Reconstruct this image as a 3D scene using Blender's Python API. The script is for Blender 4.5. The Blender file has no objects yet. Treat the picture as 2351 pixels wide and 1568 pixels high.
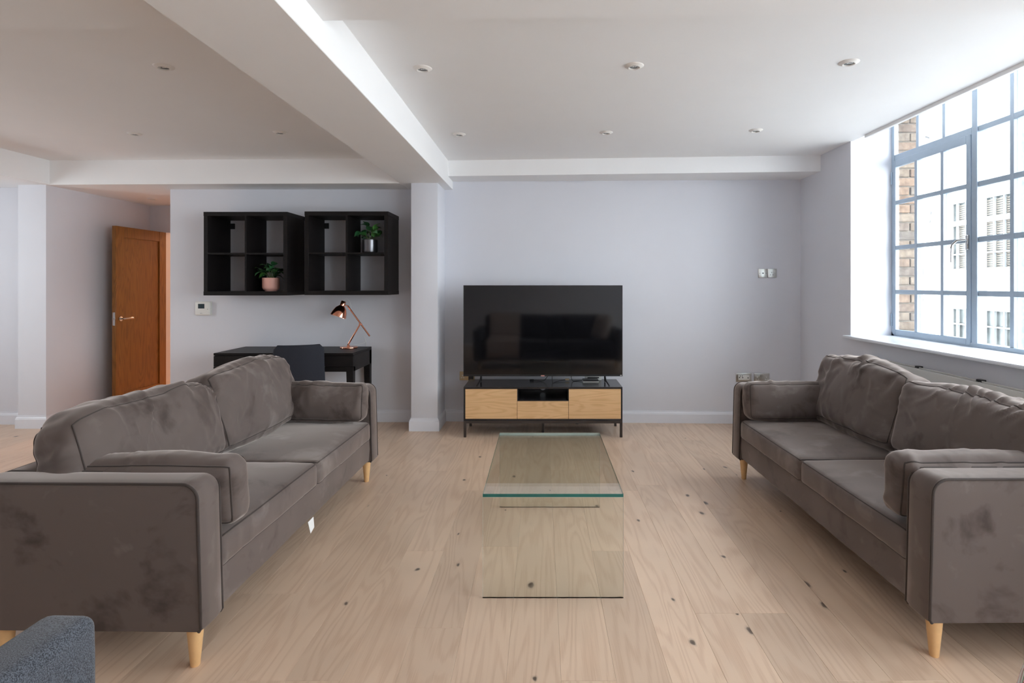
import bpy, bmesh, math, random
from mathutils import Vector, Matrix, noise as mnoise

random.seed(7)
S = bpy.context.scene
COL = S.collection
PI = math.pi

# ------------------------------------------------------------------ camera
F_PX, VPX, VPY, EYE = 1300.0, 1243.0, 653.0, 1.365      # focal length and vanishing point in a 2351x1568 frame
cd = bpy.data.cameras.new('camera')
cam = bpy.data.objects.new('camera', cd)
COL.objects.link(cam)
cam.location = (0, 0, EYE)
cam.rotation_euler = (PI / 2, 0, 0)
cd.sensor_fit = 'HORIZONTAL'
cd.sensor_width = 36.0
cd.lens = 36.0 * F_PX / 2351.0
cd.shift_x = -(VPX - 1175.5) / 2351.0
cd.shift_y = -(784.0 - VPY) / 2351.0
cd.clip_start = 0.02
cd.clip_end = 200
S.camera = cam

# ------------------------------------------------------------------ sky, exposure
w = bpy.data.worlds.new('overcast_sky')
S.world = w
w.use_nodes = True
bg = w.node_tree.nodes['Background']
bg.inputs['Color'].default_value = (0.93, 0.965, 1.0, 1)
bg.inputs['Strength'].default_value = 6.0
vs = S.view_settings
vs.view_transform = 'Standard'
vs.look = 'None'
vs.gamma = 1.0
vs.use_curve_mapping = False
vs.exposure = 1.12
S.cycles.use_denoising = True
S.cycles.max_bounces = 14
S.cycles.diffuse_bounces = 8
S.cycles.glossy_bounces = 5
S.cycles.transparent_max_bounces = 24
S.cycles.sample_clamp_indirect = 6.0
S.cycles.caustics_reflective = False
S.cycles.caustics_refractive = False


def portal(name, loc, rot, sx, sy):
    l = bpy.data.lights.new(name, 'AREA')
    l.shape = 'RECTANGLE'
    l.size, l.size_y = sx, sy
    l.cycles.is_portal = True
    o = bpy.data.objects.new(name, l)
    COL.objects.link(o)
    o.location = loc
    o.rotation_euler = rot
    return o


# sampling portals in the window openings (they add no light of their own)
portal('daylight_portal', (3.0, 2.95, 1.87), (0, PI / 2, 0), 1.8, 3.4)
portal('daylight_portal', (3.0, -0.7, 1.45), (0, PI / 2, 0), 2.7, 3.4)
portal('daylight_portal', (-6.28, 3.95, 1.6), (0, -PI / 2, 0), 1.3, 0.9)

# ------------------------------------------------------------------ materials
def srgb(r, g, b):
    def f(c):
        c /= 255.0
        return c / 12.92 if c <= 0.04045 else ((c + 0.055) / 1.055) ** 2.4
    return (f(r), f(g), f(b), 1.0)


MATS = {}


class NT:
    def __init__(self, name):
        m = bpy.data.materials.new(name)
        m.use_nodes = True
        self.m = m
        self.t = m.node_tree
        self.bsdf = self.t.nodes['Principled BSDF']
        self.out = self.t.nodes['Material Output']
        MATS[name] = m

    def n(self, typ, **kw):
        nd = self.t.nodes.new(typ)
        for k, v in kw.items():
            if k.startswith('i_'):
                key = k[2:]
                key = int(key) if key.isdigit() else key.replace('_', ' ')
                nd.inputs[key].default_value = v
            else:
                setattr(nd, k, v)
        return nd

    def l(self, a, b):
        self.t.links.new(a, b)

    def set(self, **kw):
        for k, v in kw.items():
            self.bsdf.inputs[k.replace('_', ' ')].default_value = v

    def ramp(self, src, stops):
        r = self.n('ShaderNodeValToRGB')
        while len(r.color_ramp.elements) < len(stops):
            r.color_ramp.elements.new(0.5)
        for e, (p, c) in zip(r.color_ramp.elements, stops):
            e.position = p
            e.color = c
        self.l(src, r.inputs['Fac'])
        return r

    def coord(self, kind='Object', scale=(1, 1, 1), rand=False):
        tc = self.n('ShaderNodeTexCoord')
        mp = self.n('ShaderNodeMapping')
        mp.inputs['Scale'].default_value = scale
        self.l(tc.outputs[kind], mp.inputs['Vector'])
        if rand:
            oi = self.n('ShaderNodeObjectInfo')
            mu = self.n('ShaderNodeMath', operation='MULTIPLY')
            mu.inputs[1].default_value = 57.0
            self.l(oi.outputs['Random'], mu.inputs[0])
            cx = self.n('ShaderNodeCombineXYZ')
            self.l(mu.outputs[0], cx.inputs[0])
            self.l(mu.outputs[0], cx.inputs[1])
            self.l(mu.outputs[0], cx.inputs[2])
            self.l(cx.outputs[0], mp.inputs['Location'])
        return mp.outputs['Vector']


def shade(c, k):
    return (c[0] * k, c[1] * k, c[2] * k, 1)


def plain(name, col, rough=0.5, metal=0.0, var=0.06, nscale=30.0, bump=0.0, kind='Object', **kw):
    """solid colour with a little procedural mottling"""
    t = NT(name)
    t.set(Roughness=rough, Metallic=metal, **kw)
    v = t.coord(kind)
    nz = t.n('ShaderNodeTexNoise', i_Scale=nscale, i_Detail=4.0)
    t.l(v, nz.inputs['Vector'])
    r = t.ramp(nz.outputs['Fac'], [(0.25, shade(col, 1 - var)), (0.75, shade(col, 1 + var))])
    t.l(r.outputs['Color'], t.bsdf.inputs['Base Color'])
    if bump:
        b = t.n('ShaderNodeBump', i_Strength=bump, i_Distance=0.002)
        t.l(nz.outputs['Fac'], b.inputs['Height'])
        t.l(b.outputs['Normal'], t.bsdf.inputs['Normal'])
    return t.m


plain('wall_paint', (0.675, 0.685, 0.735, 1), 0.65, var=0.012, nscale=3, bump=0.0)
plain('ceiling_paint', (0.86, 0.86, 0.865, 1), 0.75, var=0.01, nscale=3)
plain('trim_paint', (0.74, 0.76, 0.82, 1), 0.35, var=0.01, nscale=8)
plain('sill_paint', (0.78, 0.81, 0.86, 1), 0.22, var=0.01, nscale=8)
plain('window_paint', srgb(156, 171, 186), 0.38, var=0.03, nscale=20)
plain('white_plastic', srgb(226, 226, 222), 0.4, var=0.02)
plain('downlight_white', srgb(228, 224, 220), 0.4, var=0.01)
plain('radiator_paint', srgb(206, 205, 200), 0.3, var=0.012, nscale=6)
plain('chrome', srgb(200, 200, 200), 0.18, 1.0, var=0.03)
plain('steel_plate', srgb(205, 203, 196), 0.28, 1.0, var=0.08, nscale=9)
plain('brass_plate', srgb(206, 186, 150), 0.35, 0.7, var=0.05)
plain('dark_plastic', srgb(24, 24, 27), 0.35, var=0.1)
plain('black_satin', srgb(34, 33, 36), 0.22, var=0.05)
plain('dark_brown_metal', srgb(58, 50, 46), 0.45, 0.2, var=0.06)
plain('cable_black', srgb(26, 26, 28), 0.5, var=0.05)
plain('cable_white', srgb(225, 225, 225), 0.5, var=0.02)
plain('tag_white', srgb(240, 240, 240), 0.7, var=0.02)
plain('screen_lcd', srgb(38, 54, 62), 0.15, var=0.3, nscale=60)
plain('badge', srgb(214, 150, 140), 0.4, var=0.1)
plain('copper', (0.87, 0.40, 0.27, 1), 0.1, 1.0, var=0.04, nscale=4)
plain('copper_inside', (0.90, 0.62, 0.50, 1), 0.3, 1.0, var=0.03)
plain('bulb', srgb(240, 236, 226), 0.2, var=0.02)
plain('pink_ceramic', srgb(226, 172, 158), 0.5, var=0.03, nscale=20)
plain('soil', srgb(52, 38, 30), 0.95, var=0.4, nscale=160, bump=0.6)
plain('stem', srgb(92, 110, 62), 0.6, var=0.15)
plain('chair_cloth', srgb(33, 36, 46), 0.85, var=0.2, nscale=260, bump=0.3)
plain('leg_wood', srgb(226, 184, 132), 0.45, var=0.05, nscale=40)
plain('street', srgb(186, 184, 180), 0.9, var=0.1, nscale=2)
plain('facade_white', (0.72, 0.73, 0.74, 1), 0.8, var=0.03, nscale=2)
plain('facade_grey', (0.085, 0.10, 0.11, 1), 0.9, var=0.25, nscale=14)
plain('facade_frame', (0.34, 0.37, 0.39, 1), 0.6, var=0.04, nscale=5)
plain('facade_glass', (0.055, 0.064, 0.066, 1), 0.25, var=0.5, nscale=6)
plain('facade_blind', (0.105, 0.092, 0.078, 1), 0.7, var=0.15, nscale=4)
plain('facade_metal', (0.07, 0.075, 0.08, 1), 0.6, var=0.1, nscale=5)
plain('mortar', srgb(128, 120, 110), 0.95, var=0.15, nscale=40, bump=0.4)
plain('throw_wool', srgb(226, 208, 198), 0.95, var=0.12, nscale=90, bump=0.5)
plain('hall_lamp_trim', srgb(230, 226, 220), 0.4, var=0.01)


def m_brick():
    t = NT('brick')
    oi = t.n('ShaderNodeObjectInfo')
    r = t.ramp(oi.outputs['Random'], [(0.0, srgb(112, 99, 86)), (0.35, srgb(122, 110, 97)), (0.6, srgb(96, 90, 85)), (1.0, srgb(126, 104, 86))])
    nz = t.n('ShaderNodeTexNoise', i_Scale=28.0, i_Detail=6.0)
    t.l(t.coord('Object', rand=True), nz.inputs['Vector'])
    mx = t.n('ShaderNodeMix', data_type='RGBA', blend_type='MULTIPLY')
    mx.inputs['Factor'].default_value = 0.8
    r2 = t.ramp(nz.outputs['Fac'], [(0.3, (0.45, 0.42, 0.4, 1)), (0.7, (1.1, 1.1, 1.1, 1))])
    t.l(r.outputs['Color'], mx.inputs['A'])
    t.l(r2.outputs['Color'], mx.inputs['B'])
    t.l(mx.outputs['Result'], t.bsdf.inputs['Base Color'])
    t.set(Roughness=0.95)
    b = t.n('ShaderNodeBump', i_Strength=0.7, i_Distance=0.004)
    t.l(nz.outputs['Fac'], b.inputs['Height'])
    t.l(b.outputs['Normal'], t.bsdf.inputs['Normal'])


def m_oak(name, light, dark, sx=1.0, rough=0.42, knots=True, axis='Y', rand=0.16):
    """oak: long contour grain along one axis, fine pores, scattered knots, tone changing piece by piece"""
    t = NT(name)
    sc = {'Y': (9.0 * sx, 0.9 * sx, 3.0), 'X': (0.9 * sx, 9.0 * sx, 9.0 * sx), 'Z': (9.0 * sx, 9.0 * sx, 0.9 * sx)}[axis]
    fs = {'Y': (230.0, 5.0, 60.0), 'X': (5.0, 230.0, 230.0), 'Z': (230.0, 230.0, 5.0)}[axis]
    v = t.coord('Object', sc, rand=True)
    n1 = t.n('ShaderNodeTexNoise', i_Scale=0.55, i_Detail=2.0, i_Distortion=0.35)
    t.l(v, n1.inputs['Vector'])
    mu = t.n('ShaderNodeMath', operation='MULTIPLY')
    mu.inputs[1].default_value = 95.0
    t.l(n1.outputs['Fac'], mu.inputs[0])
    si = t.n('ShaderNodeMath', operation='SINE')
    t.l(mu.outputs[0], si.inputs[0])
    mr = t.n('ShaderNodeMapRange')
    mr.inputs['From Min'].default_value = -1
    t.l(si.outputs[0], mr.inputs['Value'])
    n2 = t.n('ShaderNodeTexNoise', i_Scale=1.0, i_Detail=3.0)
    t.l(t.coord('Object', fs, rand=True), n2.inputs['Vector'])
    n3 = t.n('ShaderNodeTexNoise', i_Scale=1.6, i_Detail=3.0)
    t.l(t.coord('Object', (1, 1, 1), rand=True), n3.inputs['Vector'])
    mixa = t.n('ShaderNodeMix', data_type='FLOAT')
    mixa.inputs['Factor'].default_value = 0.62
    t.l(mr.outputs['Result'], mixa.inputs['A'])
    t.l(n2.outputs['Fac'], mixa.inputs['B'])
    r = t.ramp(mixa.outputs['Result'], [(0.12, dark), (0.55, light)])
    # large soft tone changes and the tone of the single piece
    oi = t.n('ShaderNodeObjectInfo')
    mr2 = t.n('ShaderNodeMapRange')
    mr2.inputs['To Min'].default_value = 1.0 - rand
    mr2.inputs['To Max'].default_value = 1.0 + rand * 0.6
    t.l(oi.outputs['Random'], mr2.inputs['Value'])
    mr3 = t.n('ShaderNodeMapRange')
    mr3.inputs['From Min'].default_value = 0.3
    mr3.inputs['From Max'].default_value = 0.7
    mr3.inputs['To Min'].default_value = 0.90
    mr3.inputs['To Max'].default_value = 1.06
    t.l(n3.outputs['Fac'], mr3.inputs['Value'])
    mm = t.n('ShaderNodeMath', operation='MULTIPLY')
    t.l(mr2.outputs['Result'], mm.inputs[0])
    t.l(mr3.outputs['Result'], mm.inputs[1])
    mx = t.n('ShaderNodeMix', data_type='RGBA', blend_type='MULTIPLY')
    mx.inputs['Factor'].default_value = 1.0
    t.l(r.outputs['Color'], mx.inputs['A'])
    t.l(mm.outputs[0], mx.inputs['B'])
    colr = mx.outputs['Result']
    if knots:
        # knots: few cells of a Voronoi pattern carry a dark eye with a paler brown ring
        kv = t.coord('Object', (4.2, 2.6, 2.0) if axis == 'Y' else (5.0, 5.0, 7.0), rand=True)
        nzk = t.n('ShaderNodeTexNoise', i_Scale=5.0, i_Detail=2.0)
        t.l(kv, nzk.inputs['Vector'])
        ad = t.n('ShaderNodeVectorMath', operation='MULTIPLY_ADD')
        ad.inputs[1].default_value = (0.12, 0.12, 0.12)
        t.l(nzk.outputs['Color'], ad.inputs[0])
        t.l(kv, ad.inputs[2])
        vo = t.n('ShaderNodeTexVoronoi', i_Scale=1.0, voronoi_dimensions='2D' if axis == 'Y' else '3D')
        t.l(ad.outputs[0], vo.inputs['Vector'])
        sep = t.n('ShaderNodeSeparateColor')
        t.l(vo.outputs['Color'], sep.inputs[0])
        gate = t.n('ShaderNodeMath', operation='GREATER_THAN')
        gate.inputs[1].default_value = 0.66
        t.l(sep.outputs[0], gate.inputs[0])
        size = t.n('ShaderNodeMapRange')
        size.inputs['To Min'].default_value = 0.03
        size.inputs['To Max'].default_value = 0.11
        t.l(sep.outputs[1], size.inputs['Value'])
        dv = t.n('ShaderNodeMath', operation='DIVIDE')
        t.l(vo.outputs['Distance'], dv.inputs[0])
        t.l(size.outputs['Result'], dv.inputs[1])
        rk = t.ramp(dv.outputs[0], [(0.0, (1, 1, 1, 1)), (0.42, (0.85, 0.85, 0.85, 1)), (0.62, (0.22, 0.22, 0.22, 1)), (1.0, (0, 0, 0, 1))])
        gm = t.n('ShaderNodeMath', operation='MULTIPLY')
        t.l(rk.outputs['Color'], gm.inputs[0])
        t.l(gate.outputs[0], gm.inputs[1])
        mk = t.n('ShaderNodeMix', data_type='RGBA')
        mk.inputs['B'].default_value = srgb(84, 70, 60)
        t.l(gm.outputs[0], mk.inputs['Factor'])
        t.l(colr, mk.inputs['A'])
        colr = mk.outputs['Result']
    t.l(colr, t.bsdf.inputs['Base Color'])
    t.set(Roughness=rough)
    b = t.n('ShaderNodeBump', i_Strength=0.12, i_Distance=0.001)
    t.l(n2.outputs['Fac'], b.inputs['Height'])
    t.l(b.outputs['Normal'], t.bsdf.inputs['Normal'])
    return t.m


def m_velvet(name, dark, mid, light, sheen=0.35, scale=3.4):
    """brushed velvet: nap lying two ways gives soft blotches with smeared edges"""
    t = NT(name)
    v = t.coord('Object', (1, 1, 1))
    nd = t.n('ShaderNodeTexNoise', i_Scale=2.2, i_Detail=2.0)
    t.l(v, nd.inputs['Vector'])
    ad = t.n('ShaderNodeVectorMath', operation='MULTIPLY_ADD')
    ad.inputs[1].default_value = (0.35, 0.35, 0.35)
    t.l(nd.outputs['Color'], ad.inputs[0])
    t.l(v, ad.inputs[2])
    n1 = t.n('ShaderNodeTexNoise', i_Scale=scale, i_Detail=5.0, i_Roughness=0.55)
    t.l(ad.outputs[0], n1.inputs['Vector'])
    n2 = t.n('ShaderNodeTexNoise', i_Scale=16.0, i_Detail=3.0)
    t.l(ad.outputs[0], n2.inputs['Vector'])
    mx = t.n('ShaderNodeMix', data_type='FLOAT')
    mx.inputs['Factor'].default_value = 0.22
    t.l(n1.outputs['Fac'], mx.inputs['A'])
    t.l(n2.outputs['Fac'], mx.inputs['B'])
    r = t.ramp(mx.outputs['Result'], [(0.34, dark), (0.45, mid), (0.56, mid), (0.68, light)])
    t.l(r.outputs['Color'], t.bsdf.inputs['Base Color'])
    t.set(Roughness=0.75)
    t.bsdf.inputs['Sheen Weight'].default_value = sheen
    t.bsdf.inputs['Sheen Roughness'].default_value = 0.38
    t.bsdf.inputs['Sheen Tint'].default_value = (0.95, 0.84, 0.78, 1)
    t.bsdf.inputs['Specular IOR Level'].default_value = 0.2
    fb = t.n('ShaderNodeTexNoise', i_Scale=600.0, i_Detail=1.0)
    t.l(v, fb.inputs['Vector'])
    b = t.n('ShaderNodeBump', i_Strength=0.12, i_Distance=0.001)
    t.l(fb.outputs['Fac'], b.inputs['Height'])
    t.l(b.outputs['Normal'], t.bsdf.inputs['Normal'])


def m_weave(name, a, bcol, scale=420.0):
    t = NT(name)
    v = t.coord('Object')
    n1 = t.n('ShaderNodeTexNoise', i_Scale=scale, i_Detail=2.0)
    t.l(v, n1.inputs['Vector'])
    r = t.ramp(n1.outputs['Fac'], [(0.38, a), (0.62, bcol)])
    t.l(r.outputs['Color'], t.bsdf.inputs['Base Color'])
    t.set(Roughness=0.9)
    t.bsdf.inputs['Sheen Weight'].default_value = 0.2
    b = t.n('ShaderNodeBump', i_Strength=0.6, i_Distance=0.002)
    t.l(n1.outputs['Fac'], b.inputs['Height'])
    t.l(b.outputs['Normal'], t.bsdf.inputs['Normal'])


def m_glass(name, tint, ior=1.5, dirt=0.0):
    """thin clear glass: see-through with mirror reflection rising at grazing angles"""
    t = NT(name)
    t.t.nodes.remove(t.bsdf)
    tr = t.n('ShaderNodeBsdfTransparent')
    nz = t.n('ShaderNodeTexNoise', i_Scale=6.0, i_Detail=3.0)
    t.l(t.coord('Object'), nz.inputs['Vector'])
    r = t.ramp(nz.outputs['Fac'], [(0.3, shade(tint, 1.0 - dirt)), (0.7, tint)])
    t.l(r.outputs['Color'], tr.inputs['Color'])
    gl = t.n('ShaderNodeBsdfGlossy')
    gl.inputs['Roughness'].default_value = 0.0
    lw = t.n('ShaderNodeLayerWeight')
    lw.inputs['Blend'].default_value = 0.5
    pw = t.n('ShaderNodeMath', operation='POWER')
    pw.inputs[1].default_value = 5.0
    t.l(lw.outputs['Facing'], pw.inputs[0])
    f0 = ((ior - 1) / (ior + 1)) ** 2
    fr = t.n('ShaderNodeMath', operation='MULTIPLY_ADD')
    fr.inputs[1].default_value = 1 - f0
    fr.inputs[2].default_value = f0
    t.l(pw.outputs[0], fr.inputs[0])
    mx = t.n('ShaderNodeMixShader')
    t.l(fr.outputs[0], mx.inputs[0])
    t.l(tr.outputs[0], mx.inputs[1])
    t.l(gl.outputs[0], mx.inputs[2])
    t.l(mx.outputs[0], t.out.inputs['Surface'])


def m_leaf():
    t = NT('leaf')
    oi = t.n('ShaderNodeObjectInfo')
    r = t.ramp(oi.outputs['Random'], [(0.0, srgb(28, 66, 40)), (0.5, srgb(44, 96, 56)), (0.8, srgb(74, 130, 58)), (1.0, srgb(96, 132, 106))])
    nz = t.n('ShaderNodeTexNoise', i_Scale=40.0)
    t.l(t.coord('Object'), nz.inputs['Vector'])
    r2 = t.ramp(nz.outputs['Fac'], [(0.3, (0.8, 0.8, 0.8, 1)), (0.7, (1.1, 1.1, 1.1, 1))])
    mx = t.n('ShaderNodeMix', data_type='RGBA', blend_type='MULTIPLY')
    mx.inputs['Factor'].default_value = 1.0
    t.l(r.outputs['Color'], mx.inputs['A'])
    t.l(r2.outputs['Color'], mx.inputs['B'])
    t.l(mx.outputs['Result'], t.bsdf.inputs['Base Color'])
    t.set(Roughness=0.3)


def m_darkwood():
    """black-brown foil with a faint wood grain"""
    t = NT('black_brown')
    nz = t.n('ShaderNodeTexNoise', i_Scale=1.0, i_Detail=4.0)
    t.l(t.coord('Object', (8, 120, 120)), nz.inputs['Vector'])
    r = t.ramp(nz.outputs['Fac'], [(0.3, srgb(14, 12, 13)), (0.7, srgb(25, 21, 21))])
    t.l(r.outputs['Color'], t.bsdf.inputs['Base Color'])
    t.set(Roughness=0.45)
    t.bsdf.inputs['Specular IOR Level'].default_value = 0.25


def m_pattern():
    """white cotton with red and green painted bands"""
    t = NT('cushion_print')
    wv = t.n('ShaderNodeTexWave', i_Scale=7.0, i_Distortion=6.0, i_Detail=2.0)
    t.l(t.coord('Object'), wv.inputs['Vector'])
    r = t.ramp(wv.outputs['Fac'], [(0.0, srgb(225, 218, 212)), (0.42, srgb(230, 224, 218)), (0.5, srgb(196, 60, 66)), (0.62, srgb(228, 190, 188)), (0.78, srgb(70, 128, 84)), (0.9, srgb(226, 220, 214))])
    r.color_ramp.interpolation = 'CONSTANT'
    t.l(r.outputs['Color'], t.bsdf.inputs['Base Color'])
    t.set(Roughness=0.9)


def m_led():
    t = NT('led_cells')
    vo = t.n('ShaderNodeTexVoronoi', i_Scale=70.0)
    t.l(t.coord('Object'), vo.inputs['Vector'])
    r = t.ramp(vo.outputs['Distance'], [(0.25, srgb(225, 230, 230)), (0.6, srgb(100, 104, 106))])
    t.l(r.outputs['Color'], t.bsdf.inputs['Base Color'])
    t.set(Roughness=0.25)


def m_emit(name, col, strength):
    t = NT(name)
    t.set(Roughness=0.5)
    t.bsdf.inputs['Base Color'].default_value = col
    nz = t.n('ShaderNodeTexNoise', i_Scale=5.0)
    r = t.ramp(nz.outputs['Fac'], [(0.2, shade(col, 0.97)), (0.8, col)])
    t.l(r.outputs['Color'], t.bsdf.inputs['Emission Color'])
    t.bsdf.inputs['Emission Strength'].default_value = strength


m_brick()
m_oak('floor_oak', srgb(219, 192, 167), srgb(203, 172, 146), rough=0.36, rand=0.08)
m_oak('front_oak', srgb(222, 182, 134), srgb(201, 158, 108), sx=1.6, rough=0.5, axis='X', rand=0.05)
m_oak('door_oak', srgb(138, 90, 34), srgb(108, 66, 22), sx=1.8, rough=0.38, knots=False, axis='Z', rand=0.04)
m_velvet('velvet_taupe', (0.062, 0.046, 0.041, 1), (0.122, 0.097, 0.088, 1), (0.200, 0.170, 0.158, 1), 0.65)
m_velvet('velvet_piping', (0.040, 0.031, 0.028, 1), (0.055, 0.044, 0.040, 1), (0.085, 0.070, 0.064, 1), 0.4)
m_weave('grey_weave', srgb(34, 38, 46), srgb(92, 98, 108))
m_weave('navy_weave', srgb(30, 32, 40), srgb(60, 64, 74), 500)
m_glass('pane_glass', (0.97, 0.985, 0.985, 1), 1.45, 0.02)
m_glass('table_glass', (0.965, 0.98, 0.962, 1), 1.55, 0.0)
plain('glass_edge', (0.03, 0.14, 0.12, 1), 0.08, var=0.2, nscale=12)
plain('glass_arris', (0.55, 0.62, 0.58, 1), 0.12, var=0.1, nscale=12)
m_leaf()
m_darkwood()
m_pattern()
m_led()
plain('tv_screen', (0.004, 0.004, 0.005, 1), 0.06, var=0.05)
plain('pewter_pot', srgb(120, 120, 124), 0.28, 0.9, var=0.04, nscale=12)
m_emit('lamp_glow', (1.0, 0.50, 0.24, 1), 110.0)

# ------------------------------------------------------------------ helpers
def link(o, parent=None):
    COL.objects.link(o)
    if parent is not None:
        o.parent = parent
    return o


def tag(o, label=None, cat=None, group=None, kind=None):
    if label:
        o['label'] = label
    if cat:
        o['category'] = cat
    if group:
        o['group'] = group
    if kind:
        o['kind'] = kind
    return o


def thing(name, label, cat, loc=(0, 0, 0), rz=0.0, group=None):
    o = bpy.data.objects.new(name, None)
    o.empty_display_size = 0.05
    link(o)
    o.location = loc
    o.rotation_euler = (0, 0, rz)
    return tag(o, label, cat, group)


class MB:
    """collects shapes into one mesh"""
    def __init__(self):
        self.bm = bmesh.new()

    def _merge(self, b):
        me = bpy.data.meshes.new('tmp')
        b.to_mesh(me)
        b.free()
        self.bm.from_mesh(me)
        bpy.data.meshes.remove(me)
        return self

    def box(self, p0, p1, bevel=0.0, seg=1, mat=None):
        b = bmesh.new()
        bmesh.ops.create_cube(b, size=1.0)
        c = [(p0[i] + p1[i]) / 2 for i in range(3)]
        d = [abs(p1[i] - p0[i]) for i in range(3)]
        for v in b.verts:
            v.co = Vector((c[0] + v.co.x * d[0], c[1] + v.co.y * d[1], c[2] + v.co.z * d[2]))
        if bevel > 0:
            bmesh.ops.bevel(b, geom=list(b.edges), offset=min(bevel, min(d) * 0.49), segments=seg, affect='EDGES', profile=0.5)
        if mat is not None:
            b.transform(mat)
        return self._merge(b)

    def poly(self, pts, ext):
        """a planar outline pushed along the vector ext"""
        b = bmesh.new()
        e = Vector(ext)
        a = [b.verts.new(Vector(p)) for p in pts]
        c = [b.verts.new(Vector(p) + e) for p in pts]
        n = len(pts)
        b.faces.new(a)
        b.faces.new(list(reversed(c)))
        for i in range(n):
            b.faces.new((a[i], c[i], c[(i + 1) % n], a[(i + 1) % n]))
        bmesh.ops.recalc_face_normals(b, faces=b.faces)
        return self._merge(b)

    def cone(self, p0, p1, r0, r1, seg=20, cap=True):
        p0, p1 = Vector(p0), Vector(p1)
        d = p1 - p0
        b = bmesh.new()
        bmesh.ops.create_cone(b, cap_ends=cap, segments=seg, radius1=max(r0, 1e-5), radius2=max(r1, 1e-5), depth=d.length)
        q = Vector((0, 0, 1)).rotation_difference(d.normalized())
        b.transform(Matrix.Translation((p0 + p1) / 2) @ q.to_matrix().to_4x4())
        return self._merge(b)

    def lathe(self, prof, origin=(0, 0, 0), axis=(0, 0, 1), seg=32):
        b = bmesh.new()
        rows = []
        for r, z in prof:
            if r < 1e-6:
                rows.append([b.verts.new((0, 0, z))])
            else:
                rows.append([b.verts.new((r * math.cos(2 * PI * k / seg), r * math.sin(2 * PI * k / seg), z)) for k in range(seg)])
        for i in range(len(rows) - 1):
            a, c = rows[i], rows[i + 1]
            for k in range(seg):
                k2 = (k + 1) % seg
                if len(a) == 1 and len(c) == 1:
                    continue
                if len(a) == 1:
                    b.faces.new((a[0], c[k2], c[k]))
                elif len(c) == 1:
                    b.faces.new((a[k], a[k2], c[0]))
                else:
                    b.faces.new((a[k], a[k2], c[k2], c[k]))
        bmesh.ops.recalc_face_normals(b, faces=b.faces)
        q = Vector((0, 0, 1)).rotation_difference(Vector(axis).normalized())
        b.transform(Matrix.Translation(Vector(origin)) @ q.to_matrix().to_4x4())
        return self._merge(b)

    def tube(self, pts, r, seg=8, closed=False):
        pts = [Vector(p) for p in pts]
        n = len(pts)
        b = bmesh.new()
        rings = []
        up = None
        for i, p in enumerate(pts):
            if closed:
                t = (pts[(i + 1) % n] - pts[i - 1])
            else:
                t = pts[min(i + 1, n - 1)] - pts[max(i - 1, 0)]
            t.normalize()
            if up is None:
                up = t.orthogonal().normalized()
            up = (up - t * up.dot(t))
            if up.length < 1e-6:
                up = t.orthogonal()
            up.normalize()
            sd = t.cross(up)
            rr = r(i / max(1, n - 1)) if callable(r) else r
            rings.append([b.verts.new(p + (up * math.cos(2 * PI * k / seg) + sd * math.sin(2 * PI * k / seg)) * rr) for k in range(seg)])
        m = n if closed else n - 1
        for i in range(m):
            a, c = rings[i], rings[(i + 1) % n]
            sh = 0
            if closed and i == n - 1:
                sh = min(range(seg), key=lambda s: (c[s].co - a[0].co).length)
            for k in range(seg):
                b.faces.new((a[k], a[(k + 1) % seg], c[(k + 1 + sh) % seg], c[(k + sh) % seg]))
        if not closed:
            b.faces.new(rings[0][::-1])
            b.faces.new(rings[-1])
        bmesh.ops.recalc_face_normals(b, faces=b.faces)
        return self._merge(b)

    def raw(self, verts, faces, recalc=True):
        b = bmesh.new()
        vs_ = [b.verts.new(v) for v in verts]
        for f in faces:
            try:
                b.faces.new([vs_[i] for i in f])
            except ValueError:
                pass
        if recalc:
            bmesh.ops.recalc_face_normals(b, faces=b.faces)
        return self._merge(b)

    def move(self, mat):
        self.bm.transform(mat)
        return self

    def mesh(self, name, smooth=None):
        me = bpy.data.meshes.new(name)
        self.bm.normal_update()
        if smooth is not None:
            for f in self.bm.faces:
                f.smooth = True
            for e in self.bm.edges:
                if len(e.link_faces) == 2 and e.calc_face_angle(0) > smooth:
                    e.smooth = False
        self.bm.to_mesh(me)
        self.bm.free()
        return me

    def build(self, name, mat, parent=None, smooth=None):
        me = self.mesh(name, smooth)
        me.materials.append(MATS[mat])
        return link(bpy.data.objects.new(name, me), parent)


SM = math.radians(40)


def B(name, p0, p1, mat, parent=None, bevel=0.0, seg=1):
    return MB().box(p0, p1, bevel, seg).build(name, mat, parent, SM if bevel else None)


def struct(o, label=None, cat=None):
    return tag(o, label, cat, kind='structure')


def spread(length, r, nmid, nr=3):
    """sample positions along one side of a soft box, denser in the rounded ends"""
    h = length / 2
    out = []
    for k in range(nr):
        out.append(-h + r * (1 - math.cos(PI / 2 * k / nr)) if False else -h + r * k / nr)
    for k in range(nmid + 1):
        out.append(-h + r + (length - 2 * r) * k / nmid)
    for k in range(nr - 1, -1, -1):
        out.append(h - r * k / nr)
    return out


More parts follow.
